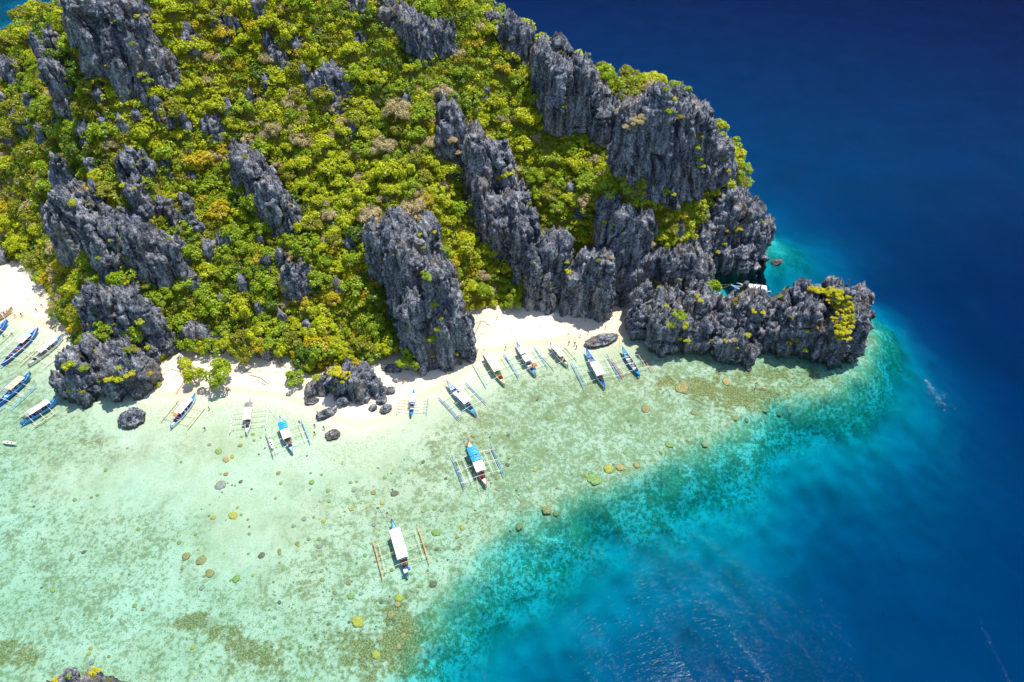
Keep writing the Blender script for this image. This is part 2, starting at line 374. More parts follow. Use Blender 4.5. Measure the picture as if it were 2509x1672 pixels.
# ------------------------------------------------------------------ seabed and beach: one sheet to the horizon
def stretch(lo, hi, step, far):
    mid = np.arange(lo, hi+step/2, step); tail = []; d = step; a = hi
    while a < far: d *= 1.35; a += d; tail.append(a)
    head = []; d = step; a = lo
    while a > -far: d *= 1.35; a -= d; head.append(a)
    return np.array(head[::-1]+list(mid)+tail)
bx_ = stretch(-175, 150, 0.95, 5000); by_ = stretch(40, 232, 0.95, 5000)
BX, BY = np.meshgrid(bx_, by_); BZ = sand_z(BX, BY)
BZ = np.maximum(BZ, -30)
me = np_mesh('beach_and_seabed', np.stack([BX, BY, BZ], -1).reshape(-1, 3), grid_faces(len(bx_), len(by_)), smooth=True)
bu, bv = proj(np.stack([BX, BY, BZ], -1))
def blob(u, v, ru, rv, a=0.0):
    ca, sa = math.cos(math.radians(a)), math.sin(math.radians(a)); du, dv = bu-u, bv-v
    return np.exp(-(((du*ca+dv*sa)/ru)**2+((-du*sa+dv*ca)/rv)**2))
front = BY > 30
dl = dist_line(LAND, BX, BY, True)*np.where(inside(LAND, BX, BY), -1, 1)
fleck = sstep(6, 22, dl)*(0.50+0.42*sstep(900, 1300, bu)+0.25*fbm(BX*0.03, BY*0.03, octv=3, seed=77))
fleck = fleck-0.38*blob(330, 1180, 330, 90)-0.25*blob(700, 1120, 190, 60)+0.30*blob(1250, 1060, 260, 90)+0.35*blob(1600, 960, 240, 80)+0.25*blob(900, 1600, 160, 160)-0.15*blob(560,1330,130,120)
brown = 0.55*blob(560, 1565, 110, 32, 25)+0.5*blob(470, 1520, 55, 18, -15)+0.7*blob(30, 1600, 70, 40)+0.42*blob(1000, 1560, 70, 120, -15)+0.35*blob(870, 1600, 110, 90)+0.45*blob(1665, 945, 70, 20, 8)+0.38*blob(1760, 960, 110, 26, 8)+0.35*blob(1850, 915, 150, 16)
brown = brown*1.9+0.40*blob(1860, 965, 190, 40, -12)+0.55*blob(60, 1420, 190, 130)*(0.5+fbm(BX*0.06, BY*0.06, octv=3, seed=55))+0.75*blob(640,1600,220,75)*(0.5+fbm(BX*0.08, BY*0.08, octv=3, seed=56))+0.30*blob(300, 1010, 120, 14)+0.28*blob(1640, 1100, 90, 30, -15)+0.30*blob(1470, 1165, 60, 40)+0.22*blob(380, 950, 40, 25)+0.18*blob(1840, 1000, 110, 40, -20)+0.16*sstep(12, 0, dist_line(EDGE, BX, BY))*sstep(8, 20, dl)
fleck = fleck*(1-sstep(5.0, 12.0, -BZ)); brown = brown*(1-sstep(4.0, 10.0, -BZ))
deepm = sstep(1.1, 3.6, -BZ)*(1-sstep(8, 15, -BZ))
att = me.color_attributes.new('reef', 'FLOAT_COLOR', 'POINT')
att.data.foreach_set('color', np.stack([np.clip(fleck, 0, 1)*front, np.clip(brown, 0, 1)*front, deepm, np.ones_like(deepm)], -1).astype(np.float32).ravel())
seabed = link('beach_and_seabed', me, M['sand']); tag(seabed, 'white sand beach running down into the shallow reef seabed', kind='structure')

# sea: closed body of water (surface, sides, bottom)
wx = stretch(-220, 220, 20, 4800); wy = stretch(20, 400, 20, 4800)
WX, WY = np.meshgrid(wx, wy); nx, ny = len(wx), len(wy)
V = np.stack([WX, WY, np.zeros_like(WX)], -1).reshape(-1, 3); Fc = grid_faces(nx, ny).tolist()
V = np.concatenate([V, [[wx[0],wy[0],-60],[wx[-1],wy[0],-60],[wx[-1],wy[-1],-60],[wx[0],wy[-1],-60]]]); b0 = nx*ny
me = bpy.data.meshes.new('sea')
e1 = list(range(nx)); e2 = [nx*(j+1)-1 for j in range(ny)]; e3 = list(range(nx*ny-1, nx*(ny-1)-1, -1)); e4 = [nx*j for j in range(ny-1, -1, -1)]
Fc += [[b0+3, b0+2, b0+1, b0], e1[::-1]+[b0, b0+1], e2[::-1]+[b0+1, b0+2], e3[::-1]+[b0+2, b0+3], e4[::-1]+[b0+3, b0]]
me.from_pydata(V.tolist(), [], Fc); me.update()
sea = link('sea', me, M['water']); tag(sea, 'clear turquoise sea deepening to dark blue', kind='structure')

# ------------------------------------------------------------------ hillside
HGS = 1.0
HV = np.stack([MX+0.5*fbm(MX*0.3, MY*0.3, octv=2, seed=3), MY+0.5*fbm(MX*0.3+9, MY*0.3, octv=2, seed=6), HZ], -1)
Fh = grid_faces(len(gx), len(gy)); keep = (HZ.ravel()[Fh].max(1) > -1.7)
used = np.zeros(len(gx)*len(gy), bool); used[Fh[keep].ravel()] = True; remap = np.cumsum(used)-1
me = np_mesh('hillside', HV.reshape(-1, 3)[used], remap[Fh[keep]], smooth=True)
hillside = link('hillside', me, M['soil']); tag(hillside, 'steep rocky island slope under the forest', kind='structure')
# ------------------------------------------------------------------ limestone crags
COLUMNS = []                                   # x, y, radius, base z, top z  (for keeping trees off the rock)
ROCK_V, ROCK_F = [], []
CRAGS = []
TMP = bpy.data.scenes.new('workbench')           # scratch scene for evaluating modifiers, removed at the end
def span(poly, u):
    vs_ = []
    n = len(poly)
    for i in range(n):
        (a, va), (b, vb) = poly[i], poly[(i+1) % n]
        if (a <= u < b) or (b <= u < a): vs_.append(va+(vb-va)*(u-a)/(b-a))
    vs_.sort(); return [(vs_[i], vs_[i+1]) for i in range(0, len(vs_)-1, 2)]
def rock_columns(cols, seed, notch, nth=16, rough=1.0, vox=0.38):
    """one skin over a cluster of columns, each (x, y, zbase, ztop, r, leanx, leany, topk), then weathered into flutes, cracks and spikes"""
    VV, FF, off = [], [], 0
    for ci, (x, y, zb, zt, r, lx, ly, tk) in enumerate(cols):
        h = zt-zb; nt = int(np.clip(h/1.6, 5, 20))
        th = np.linspace(0, 2*np.pi, nth, endpoint=False)+NR.rand()*6
        ph = NR.rand(4)*6.28
        cs = 1+0.17*np.sin(2*th+ph[0])+0.14*np.sin(3*th+ph[1])+0.09*np.sin(5*th+ph[2])
        rows = [(0.0, zb-2.5, 0.0)]
        for t in np.linspace(0, 1, nt):
            f = 1.14-(1.14-tk)*t**1.3+0.05*math.sin(t*9+ph[0]); rows.append((f, zb-2.5+(h+2.5)*t*0.93, t))
        for f, q in ((0.80, 0.955), (0.5, 0.985), (0.22, 1.005), (0.0, 1.012)): rows.append((tk*f, zb+h*0.93+(h*0.07+0.25*r)*((q-0.93)/0.09), 1.0))
        rows = np.array(rows); f, z, t = [rows[:, i][:, None] for i in range(3)]
        rad = r*f*cs[None]; t = np.minimum(t, 1)
        X = x+lx*t*h+rad*np.cos(th)[None]; Y = y+ly*t*h+rad*np.sin(th)[None]; Z = z+0*th[None]
        VV.append(np.stack([X, Y, Z], -1).reshape(-1, 3))
        nr = len(rows); i = np.arange(nr*nth).reshape(nr, nth); j = np.roll(i, -1, 1)
        FF.append(np.stack([i[:-1], j[:-1], j[1:], i[1:]], -1).reshape(-1, 4)+off); off += nr*nth
    me = np_mesh('raw', np.concatenate(VV), np.concatenate(FF)); o = bpy.data.objects.new('raw', me); TMP.collection.objects.link(o)
    md = o.modifiers.new('skin', 'REMESH'); md.mode = 'VOXEL'; md.voxel_size = vox; md.adaptivity = 0.0
    vl = TMP.view_layers[0]; vl.update(); dg = vl.depsgraph; ev = o.evaluated_get(dg); m2 = ev.to_mesh()
    nv = len(m2.vertices); V = np.empty(nv*3, np.float32); m2.vertices.foreach_get('co', V); V = V.reshape(-1, 3).astype(float)
    N = np.empty(nv*3, np.float32); m2.vertices.foreach_get('normal', N); N = N.reshape(-1, 3).astype(float)
    nf = len(m2.polygons); Fi = np.empty(nf*4, np.int32); m2.loops.foreach_get('vertex_index', Fi); Fi = Fi.reshape(-1, 4)
    ev.to_mesh_clear(); bpy.data.objects.remove(o); bpy.data.meshes.remove(me)
    x, y, z = V.T; up = np.clip(N[:, 2], 0, 1); side = 1-np.abs(N[:, 2])
    ax_, ay_ = (random.Random(seed*7).uniform(-0.32, 0.32), random.Random(seed*7+1).uniform(-0.2, 0.2))       # the flutes lean with the bedding of each crag
    x = x+ax_*z; y = y+ay_*z
    wx = x+0.5*fbm(x*0.4, y*0.4, z*0.2, 2, seed+1); wy = y+0.5*fbm(x*0.4+7, y*0.4, z*0.2, 2, seed+2)
    fl = 0.95*ridged(wx*0.28, wy*0.28, z*0.035, 2, seed)+0.78*ridged(wx*0.95, wy*0.95, z*0.13, 2, seed+3)
    lump = 0.55*fbm(x*0.30, y*0.30, z*0.30, 2, seed+6)+0.62*ridged(x*0.85, y*0.85, z*0.7, 2, seed+5)
    crack = -2.0*np.maximum(0, ridged(wx*0.22, wy*0.22, z*0.09, 1, seed+11)-0.78)/0.22
    crack = crack-1.3*np.maximum(0, ridged(x*0.05, y*0.05, z*0.30, 1, seed+15)-0.80)/0.20
    d = (fl*side+lump*(0.55+0.45*up)+crack*side)*rough
    if notch: d = d-1.3*sstep(2.4, 0.8, z)*side
    V = V+N*d[:, None]*np.array([1, 1, 0.6])
    spike = np.maximum(0, ridged(x*0.62, y*0.62, None, 2, seed+7)); V[:, 2] += up*rough*(3.2*spike**2+0.9*fbm(x*1.3, y*1.3, None, 2, seed+8))
    return V, Fi
def crag(name, label, poly, rpx=(14, 30), hmax=16.0, notch=False, dens=1.0, cat='rock', group='limestone crags', seed=None, tk=(0.45, 0.9), low=0.85, zmin=None, rough=1.0):
    seed = seed if seed is not None else len(ROCK_V)*31+5
    rr = random.Random(seed)
    us = [p[0] for p in poly]; u0, u1 = min(us), max(us)
    area = abs(sum(poly[i][0]*poly[(i+1) % len(poly)][1]-poly[(i+1) % len(poly)][0]*poly[i][1] for i in range(len(poly))))/2
    rm = (rpx[0]+rpx[1])/2; n = max(5, int(dens*area/(rm*rm*1.25)))
    arr = np.array(poly)
    cols = []; tries = 0
    while len(cols) < n and tries < n*12:
        tries += 1
        k = len(cols); u = u0+(u1-u0)*(((k+rr.random())/n*7.31) % 1.0) if tries % 2 else rr.uniform(u0, u1)
        sp = span(poly, u)
        if not sp: continue
        wts = [b-a for a, b in sp]; vt, vb = rr.choices(sp, wts)[0]; L = vb-vt
        if L < 4: continue
        t = rr.random()**1.4*low; v = vb-t*L
        rp = rr.uniform(*rpx)
        # keep the column inside the outline sideways
        for _ in range(5):
            mid = (v+vt)/2
            if inside(poly, np.array([u-rp*0.9, u+rp*0.9]), np.array([mid, mid])).all(): break
            rp *= 0.72
        if rp < 5: continue
        P = hit(u, v); g = 0
        while (P[2] < 0.3 and P[1] > 330) and g < 20: v += 6; P = hit(u, v); g += 1
        dep = P[1]*CP-(P[2]-CAM_H)*SP; r = rp*dep/FPX
        y = P[1]+r*0.75; x = P[0]*(y/P[1])
        zb = float(bil(SURF, x, y)); zb = min(zb, P[2]+2.0)
        top = vt+abs(rr.gauss(0, 0.10))*L+rr.uniform(0, 3)
        zt = float(z_at(x, y+r*0.2, top))
        hm = hmax*rr.uniform(0.55, 1.0)
        if zt-zb > hm: zt = zb+hm
        if zmin is not None: zb = min(zb, zmin)
        if zt-zb < 1.2: continue
        if rr.random() < 0.38: cols.append((x+rr.uniform(-.6, .6)*r, y+rr.uniform(-.2, .6)*r, zb, zt+rr.uniform(0.0, 0.10)*(zt-zb), r*rr.uniform(0.4, 0.6), rr.uniform(-.06, .06), rr.uniform(-.02, .06), rr.uniform(0.06, 0.25)))
        else: zt = zb+(zt-zb)*rr.uniform(0.72, 1.0)
        cols.append((x, y, zb, zt, r, rr.uniform(-.05, .05), rr.uniform(-.02, .08), rr.uniform(*tk)))
    left = set(range(len(cols))); best = []                          # keep one connected body
    while left:
        comp = [left.pop()]; st = comp[:]
        while st:
            a = cols[st.pop()]
            for j in list(left):
                b = cols[j]
                if math.hypot(a[0]-b[0], a[1]-b[1]) < 1.2*(a[4]+b[4]): left.discard(j); comp.append(j); st.append(j)
        if len(comp) > len(best): best = comp
    cols = [cols[j] for j in sorted(best)]
    V, Fq = rock_columns(cols, seed, notch, rough=rough)
    base = np.array([np.mean([c[0] for c in cols]), np.mean([c[1] for c in cols]), min(c[2] for c in cols)])
    me = np_mesh(name, V-base, Fq, smooth=False); o = link(name, me, M['rock'], loc=base.tolist())
    tag(o, label, cat, group)
    for c in cols: COLUMNS.append((c[0], c[1], c[4], c[2], c[3]))
    CRAGS.append((label, poly, len(cols)))
    ROCK_F.append(Fq+sum(len(a) for a in ROCK_V)); ROCK_V.append(V)
    return o
def P28(x0, y0, *pts): return [(x0+a/2.8, y0+b/2.8) for a, b in pts]
LC = 'limestone_crag'
crag(LC, 'towering dark crag filling the top left of the island', P28(0,0,(510,150),(590,-40),(1150,-40),(1160,300),(1240,420),(1250,560),(1140,620),(1010,810),(890,800),(770,600),(690,400),(620,280),(540,300)), (16,36), 26, low=0.92)
crag(LC, 'narrow jagged crag beside the towering top left crag', P28(0,0,(310,150),(380,140),(500,200),(510,330),(470,370),(540,540),(550,700),(480,800),(430,790),(380,600),(400,430),(350,320)), (11,22), 18, dens=1.5)
crag(LC, 'rounded dark crag above an olive tree near the top edge', P28(0,0,(1480,120),(1560,90),(1640,110),(1690,270),(1580,290),(1490,270)), (12,26), 14)
crag(LC, 'small dark crag between the towering crag and the rounded crag', P28(0,0,(1280,220),(1370,200),(1360,370),(1320,400),(1280,330)), (10,16), 12)
crag(LC, 'thin blue grey spire at the top edge of the ridge', P28(0,0,(1710,-20),(1790,-30),(1850,130),(1820,150),(1750,90)), (9,16), 12)
crag(LC, 'grey ragged crags crossing the upper slope below the ridge trees', P28(0,0,(1740,240),(1860,250),(1960,420),(2010,470),(1960,500),(1890,390),(1800,300)), (8,14), 8)
crag(LC, 'sloping dark slab crag in the middle of the upper slope', P28(0,0,(2070,480),(2110,430),(2170,540),(2230,460),(2320,480),(2400,560),(2430,640),(2360,650),(2270,690),(2220,670),(2140,610),(2080,560)), (11,22), 11)
crag(LC, 'tall leaning grey slab standing alone in the green slope', [(577,352),(654,358),(664,400),(696,457),(725,486),(747,555),(730,578),(690,580),(655,540),(610,480),(584,410)], (14,26), 17, low=0.9, tk=(0.7,0.95), dens=1.3)
crag(LC, 'slender dark spire on the left slope above the cluster of ribs', [(150,440),(186,368),(195,380),(188,450),(178,510),(160,505)], (9,17), 16)
crag(LC, 'fluted grey rib rising above the left beach trees', [(157,585),(165,500),(190,470),(205,440),(226,470),(234,540),(252,640),(245,690),(215,640),(185,640)], (11,22), 18)
crag(LC, 'ragged pair of spires high on the left slope', [(308,425),(350,346),(372,372),(393,385),(388,420),(371,464),(385,560),(365,570),(350,500),(320,470)], (10,20), 15)
crag(LC, 'dark cliff with a deep cave above the middle beach trees', [(300,500),(330,520),(357,520),(393,561),(461,590),(478,671),(448,714),(375,712),(346,640),(320,560)], (13,26), 24, tk=(0.6,0.9))
crag(LC, 'narrow blue grey fin right of the cave cliff', [(446,486),(470,480),(495,540),(518,604),(520,640),(490,600),(460,545)], (9,18), 15)
crag(LC, 'broken dark crags stepping down above the left water rock', [(110,580),(125,570),(150,640),(214,722),(271,690),(282,743),(321,655),(352,690),(362,735),(428,743),(432,771),(446,843),(421,878),(357,835),(232,822),(214,770),(150,690)], (14,28), 17, dens=0.9)
crag(LC, 'continuous jagged dark wall dropping from the left spires to the big water rock', [(196,400),(228,420),(262,470),(300,520),(330,585),(350,650),(345,700),(318,650),(300,700),(262,690),(250,640),(236,560),(214,470)], (13,26), 17, dens=1.1)
crag('sea_rock', 'big bushy dark rock standing in the water between two beaches', [(192,829),(206,814),(240,817),(303,814),(357,840),(390,848),(415,893),(392,956),(357,975),(293,1000),(240,996),(212,1004),(176,984),(156,918),(176,875)], (17,34), 13, notch=True, dens=1.2, zmin=-1.0, cat='sea rock')
crag(LC, 'low grey outcrop among the trees behind the middle beach', [(722,640),(770,650),(768,735),(735,740),(700,700)], (11,20), 11)
crag(LC, 'dark cliff band behind the trees of the middle beach', [(455,790),(520,800),(600,830),(690,830),(700,880),(640,876),(560,870),(470,866)], (14,26), 9, dens=0.7)
crag(LC, 'grey cliff tower on the ridge crest by the top edge', [(925,-20),(968,-10),(986,27),(1064,52),(1113,59),(1113,127),(1055,150),(1036,172),(1007,139),(989,96),(950,86),(927,61)], (15,30), 18, tk=(0.7,0.95))
crag(LC, 'small upright grey crag among dark trees near the crest', [(866,80),(893,73),(897,118),(875,127)], (9,15), 10)
crag(LC, 'dark broken rocks on the crest beside the cliff tower', [(840,-15),(918,-15),(918,36),(880,30),(850,15)], (10,20), 9)
crag(LC, 'small dark crag below the crest trees left of the central ridge', [(800,165),(822,165),(860,200),(872,236),(830,242),(800,222)], (9,17), 9)
crag(LC, 'long fluted central ridge running down to the gully', [(1048,245),(1089,234),(1114,257),(1125,312),(1171,319),(1205,335),(1234,361),(1252,402),(1250,430),(1279,455),(1300,500),(1311,560),(1314,640),(1285,690),(1225,650),(1190,640),(1172,560),(1150,450),(1096,420),(1071,395),(1070,320),(1086,300),(1075,262)], (16,32), 26, dens=1.15, tk=(0.6,0.95), low=0.9)
crag(LC, 'massive free standing grey pillar dividing the two beaches', [(924,600),(938,555),(954,530),(975,523),(1029,505),(1057,523),(1072,560),(1114,640),(1131,707),(1147,786),(1156,829),(1147,906),(1129,922),(1093,916),(1021,902),(979,877),(966,821),(984,743),(936,689),(907,666)], (18,36), 34, dens=1.3, tk=(0.6,0.92), low=0.9)
crag(LC, 'long sheer grey cliff rising behind the white beach', [(1288,640),(1314,590),(1346,554),(1375,580),(1392,632),(1440,618),(1458,600),(1470,640),(1545,640),(1570,660),(1560,705),(1541,742),(1490,748),(1494,780),(1484,791),(1436,778),(1371,763),(1336,770),(1281,760),(1292,700)], (17,34), 26, dens=1.35, tk=(0.65,0.95))
crag(LC, 'upright fluted tower above the cliff behind the white beach', [(1462,500),(1496,473),(1514,494),(1550,509),(1566,560),(1572,660),(1552,712),(1500,720),(1462,640),(1455,590)], (16,30), 30, dens=1.3, tk=(0.65,0.95))
crag(LC, 'jagged ridge crag running down to the blue sea from the crest', [(1171,19),(1210,38),(1257,44),(1289,62),(1307,84),(1309,154),(1275,165),(1250,150),(1221,107),(1200,61)], (11,22), 15)
crag(LC, 'tall grey skyline crag next to the deep blue sea', [(1306,125),(1321,100),(1332,84),(1364,80),(1380,109),(1425,134),(1443,200),(1450,209),(1493,216),(1497,245),(1455,275),(1450,366),(1414,350),(1371,331),(1336,275),(1312,240)], (16,32), 26, dens=1.3, tk=(0.6,0.95))
crag(LC, 'massive headland cliff with a flat bushy top ledge', [(1448,280),(1493,240),(1536,241),(1557,219),(1596,209),(1668,219),(1686,252),(1714,319),(1746,330),(1773,379),(1791,421),(1791,455),(1745,470),(1712,440),(1708,475),(1664,497),(1611,516),(1586,497),(1532,452),(1510,404),(1479,368),(1448,366)], (18,38), 34, dens=1.3, tk=(0.7,0.97), low=0.9)
crag(LC, 'rough seaward shoulder at the tip of the headland', [(1700,560),(1742,505),(1745,470),(1791,452),(1822,473),(1846,519),(1866,527),(1895,589),(1882,640),(1852,672),(1800,682),(1742,676),(1732,650),(1672,622),(1680,590)], (17,34), 16, notch=True, dens=1.35)
crag(LC, 'jumbled dark rocks between the white beach cliff and the headland', [(1566,610),(1590,588),(1640,603),(1676,618),(1690,600),(1742,650),(1745,690),(1700,712),(1640,716),(1575,715),(1545,705),(1556,660)], (14,28), 12, dens=1.3)
crag('sea_rock', 'craggy grey block at the right end of the white beach', [(1532,815),(1536,745),(1543,712),(1557,709),(1596,712),(1629,691),(1671,698),(1721,698),(1743,727),(1748,800),(1740,891),(1689,873),(1643,870),(1607,870),(1575,845)], (14,32), 14, rough=1.2, notch=True, dens=1.35, zmin=-1.0, cat='sea rock')
crag('sea_rock', 'spiky middle section of the rocky point', [(1738,800),(1743,727),(1761,702),(1779,705),(1786,734),(1821,680),(1838,700),(1857,727),(1893,732),(1912,780),(1905,872),(1868,870),(1829,906),(1793,899),(1738,889)], (11,27), 11, rough=1.25, notch=True, dens=1.4, zmin=-1.0, cat='sea rock')
crag('sea_rock', 'outer rock of the point with a yellow green meadow on top', [(1893,740),(1911,698),(1936,709),(1943,691),(2004,669),(2021,677),(2055,691),(2078,712),(2088,757),(2102,821),(2092,855),(2072,877),(2050,910),(2021,916),(1989,884),(1971,888),(1929,881),(1893,872)], (13,32), 19, rough=1.25, notch=True, dens=1.5, zmin=-1.0, cat='sea rock')
crag('beach_rock', 'bushy dark rock outcrop on the middle beach', [(746,970),(757,944),(796,927),(843,898),(864,884),(929,880),(948,914),(938,950),(925,981),(879,988),(843,984),(793,981)], (14,27), 9, dens=1.2, cat='rock')
crag('sea_rock', 'pale rock tip with yellow shrubs at the bottom edge', [(128,1720),(140,1680),(165,1660),(205,1654),(250,1650),(290,1662),(318,1684),(325,1720)], (14,24), 6, dens=1.3, zmin=-1.5, cat='sea rock', low=0.5)
crag(LC, 'dark rocks poking from the far left hillside', [(-20,140),(21,141),(82,134),(120,179),(61,209),(0,175),(-20,170)], (11,22), 8, dens=0.8)
crag(LC, 'grey rock knob on the far left skyline', [(138,7),(157,2),(181,19),(166,31),(143,23)], (8,14), 8)
crag(LC, 'dark rock edge at the far left skyline by the teal bay', [(-25,48),(12,46),(38,55),(20,66),(-25,68)], (8,12), 6)
crag(LC, 'dark rock patch on the far left slope', [(-15,212),(36,236),(40,262),(12,275),(-15,268)], (9,16), 6)
crag(LC, 'dark cleft crag below the rounded crag', [(505,286),(543,288),(541,322),(525,350),(512,330)], (9,15), 9)
crag(LC, 'rock ledges between the tall slab and the cave cliff', [(395,480),(425,470),(445,520),(440,570),(405,560)], (9,17), 8)
crag(LC, 'low dark crag at the foot of the far left trees', [(-20,600),(20,610),(28,648),(-20,655)], (9,16), 7)
crag(LC, 'grey rocks on the slope above the towering pillar', [(905,505),(930,520),(925,560),(890,540)], (8,15), 7)
# small outcrops that poke through the canopy
OUT = [(60,300,26,30),(110,330,18,26),(20,330,22,22),(225,330,20,34),(262,300,18,26),(255,235,16,30),(300,300,20,26),(345,290,16,24),(395,275,18,40),(420,300,14,26),(455,300,16,30),(235,410,18,30),(250,480,22,36),(270,560,24,40),(285,610,20,34),(120,520,20,26),(240,600,22,34),(300,650,26,36),
       (330,480,20,30),(420,420,16,26),(480,430,16,22),(540,300,16,22),(560,260,14,24),(620,240,14,20),(655,205,14,18),(700,150,16,22),(730,110,14,18),(785,85,14,20),(770,250,14,18),(830,260,16,20),(870,320,14,18),(1000,255,14,18),(1110,230,16,14),(560,590,18,26),(660,640,18,26),(700,640,18,30),(640,590,16,22),(730,690,16,26),
       (520,610,18,24),(480,690,20,28),(600,690,16,22),(820,560,16,20),(860,600,18,24),(1190,230,14,16),(1240,190,14,16),(1400,470,16,22),(1420,520,16,22),(1190,590,18,26),(1600,560,18,22),(1660,560,16,22),(1720,540,16,22),(90,250,24,22),(50,210,20,18),(150,300,16,26),(190,270,16,26),(830,700,18,22),(560,740,16,20),(640,760,16,20),(700,780,18,22),(760,800,20,24)]
SHORT = []
for label, poly, nc in CRAGS:                     # short names of the big rocks, to say where smaller things stand
    w = label.split(); cut = next((i for i, x in enumerate(w) if (i > 1 and x != 'standing' or i > 3) and x in ('filling','beside','above','near','between','at','crossing','in','standing','on','rising','high','with','right','stepping','among','behind','by','below','running','dividing','next','from','poking','of')), len(w))
    SHORT.append((' '.join(w[:cut]), np.mean([p[0] for p in poly]), np.mean([p[1] for p in poly])))
def beside(u, v):
    n, cu, cv = min(SHORT, key=lambda t: (t[1]-u)**2+(t[2]-v)**2); du, dv = u-cu, v-cv; far = 'just ' if math.hypot(du, dv) < 75 else ''
    return far+('left of the ' if du < 0 else 'right of the ' if True else '')+n if abs(du) > abs(dv) else far+('above the ' if dv < 0 else 'below the ')+n
for i, (u, v, w, h) in enumerate(OUT):
    crag('rock_outcrop', '%s dark rock poking through trees %s' % ('small' if h < 26 else 'upright', beside(u, v)), [(u-w*.6,v-h*.5),(u-w*.1,v-h),(u+w*.6,v-h*.4),(u+w,v+h*.7),(u+w*.2,v+h),(u-w*.8,v+h*.5)], (7,13), 7.5, dens=0.8, group='small rocks among the trees', seed=900+i, rough=0.9)
print('columns', len(COLUMNS), 'rock verts', sum(len(v) for v in ROCK_V))
# ------------------------------------------------------------------ vegetation
HV_ = HV.reshape(-1, 3)[used]; HF_ = remap[Fh[keep]]
SV_ = np.stack([MX, MY, SZ], -1)[::2, ::2]; SF_ = grid_faces(SV_.shape[1], SV_.shape[0]); SV_ = SV_.reshape(-1, 3)
BV = np.concatenate([SV_, HV_]+ROCK_V); BF = np.concatenate([SF_, HF_+len(SV_)]+[f+len(HV_)+len(SV_) for f in ROCK_F])
bvh = BVHTree.FromPolygons(BV.tolist(), BF.tolist())
CAMV = Vector((0, 0, CAM_H)); NS_, NH_ = len(SF_), len(SF_)+len(HF_)
def cast(u, v):
    """point of sand, hill or rock seen at photo pixel (u, v); the last value tells rock"""
    d = Vector(ray(u, v)).normalized(); loc, nor, idx, dist = bvh.ray_cast(CAMV, d)
    if loc is None: return Vector(gp(u, v, 0.0)), Vector((0, 0, 1)), False
    return loc, nor, idx >= NH_
PAL = {'lime': ((0.55, 0.55, 0.006), (0.38, 0.46, 0.008)), 'green': ((0.23, 0.35, 0.006), (0.34, 0.42, 0.008)), 'deep': ((0.09, 0.17, 0.010), (0.16, 0.25, 0.010)),
       'olive': ((0.34, 0.335, 0.016), (0.24, 0.265, 0.014)), 'gold': ((0.62, 0.45, 0.008), (0.47, 0.43, 0.010)), 'dry': ((0.56, 0.45, 0.25), (0.42, 0.35, 0.16)), 'yellow': ((0.70, 0.60, 0.006), (0.55, 0.54, 0.008))}
def crown_arrays(seed, kind, n):
    r = np.random.RandomState(seed); K = r.randint(13, 21); dry = kind == 'dry'
    az = r.rand(K)*6.283; el = np.arcsin(r.rand(K)*0.95+0.02); rr = 0.38+0.42*r.rand(K)
    C = np.stack([np.cos(az)*np.cos(el)*rr, np.sin(az)*np.cos(el)*rr, 0.55+np.sin(el)*rr*0.85], -1); C[0] = (0, 0, 0.75)
    cr = 0.20+0.17*r.rand(K); tone = 0.86+0.28*r.rand(K)
    k = r.randint(0, K, n)
    D = r.randn(n, 3); D /= np.linalg.norm(D, axis=1)[:, None]
    out = C[k]-np.array([0, 0, 0.45]); out /= np.linalg.norm(out, axis=1)[:, None]
    bad = (D*out).sum(1) < -0.25; D[bad] *= -1; D[:, 2] = np.where(D[:, 2] < -0.3, -D[:, 2], D[:, 2])
    P = C[k]+D*(cr[k]*(0.70+0.42*r.rand(n)))[:, None]
    N = D*0.95+0.5*r.randn(n, 3)+np.array([0, 0, 0.6]); N /= np.linalg.norm(N, axis=1)[:, None]
    T = np.cross(N, r.randn(n, 3)); T /= np.linalg.norm(T, axis=1)[:, None]; B = np.cross(N, T)
    s = 0.048+0.05*r.rand(n); asp = 0.55+0.3*r.rand(n)
    if dry: s = 0.12+0.12*r.rand(n); asp = 0.10+0.10*r.rand(n)
    a, b = T*s[:, None], B*(s*asp)[:, None]
    bend = N*(s*0.25)[:, None]
    Q = np.stack([P-a-bend, P-b, P+a-bend, P+b], 1).reshape(-1, 3)
    c0, c1 = [np.array(c)*1.15 for c in PAL[kind]]
    m = np.clip(0.5+0.35*r.randn(n), 0, 1)[:, None]; col = (c0*m+c1*(1-m))*(tone[k]*(0.88+0.24*r.rand(n)))[:, None]
    return Q.astype(np.float32), np.clip(col, 0, 0.85).astype(np.float32)
def leaf_mesh(name, Q, col):
    me = np_mesh(name, Q, np.arange(len(Q)).reshape(-1, 4))
    at = me.color_attributes.new('leafcol', 'FLOAT_COLOR', 'POINT')
    c4 = np.concatenate([np.repeat(col, 4, 0), np.ones((len(Q), 1), np.float32)], 1)
    at.data.foreach_set('color', c4.ravel().astype(np.float32)); me.materials.append(M['leaf']); return me
NSHAPE = 5
ARR, MESH = {}, {}
for ki, kind in enumerate(PAL):
    for j in range(NSHAPE):
        ARR[kind, j] = crown_arrays(100*ki+j+1, kind, 280); MESH[kind, j] = leaf_mesh('crown', *crown_arrays(100*ki+j+1, kind, 1200))
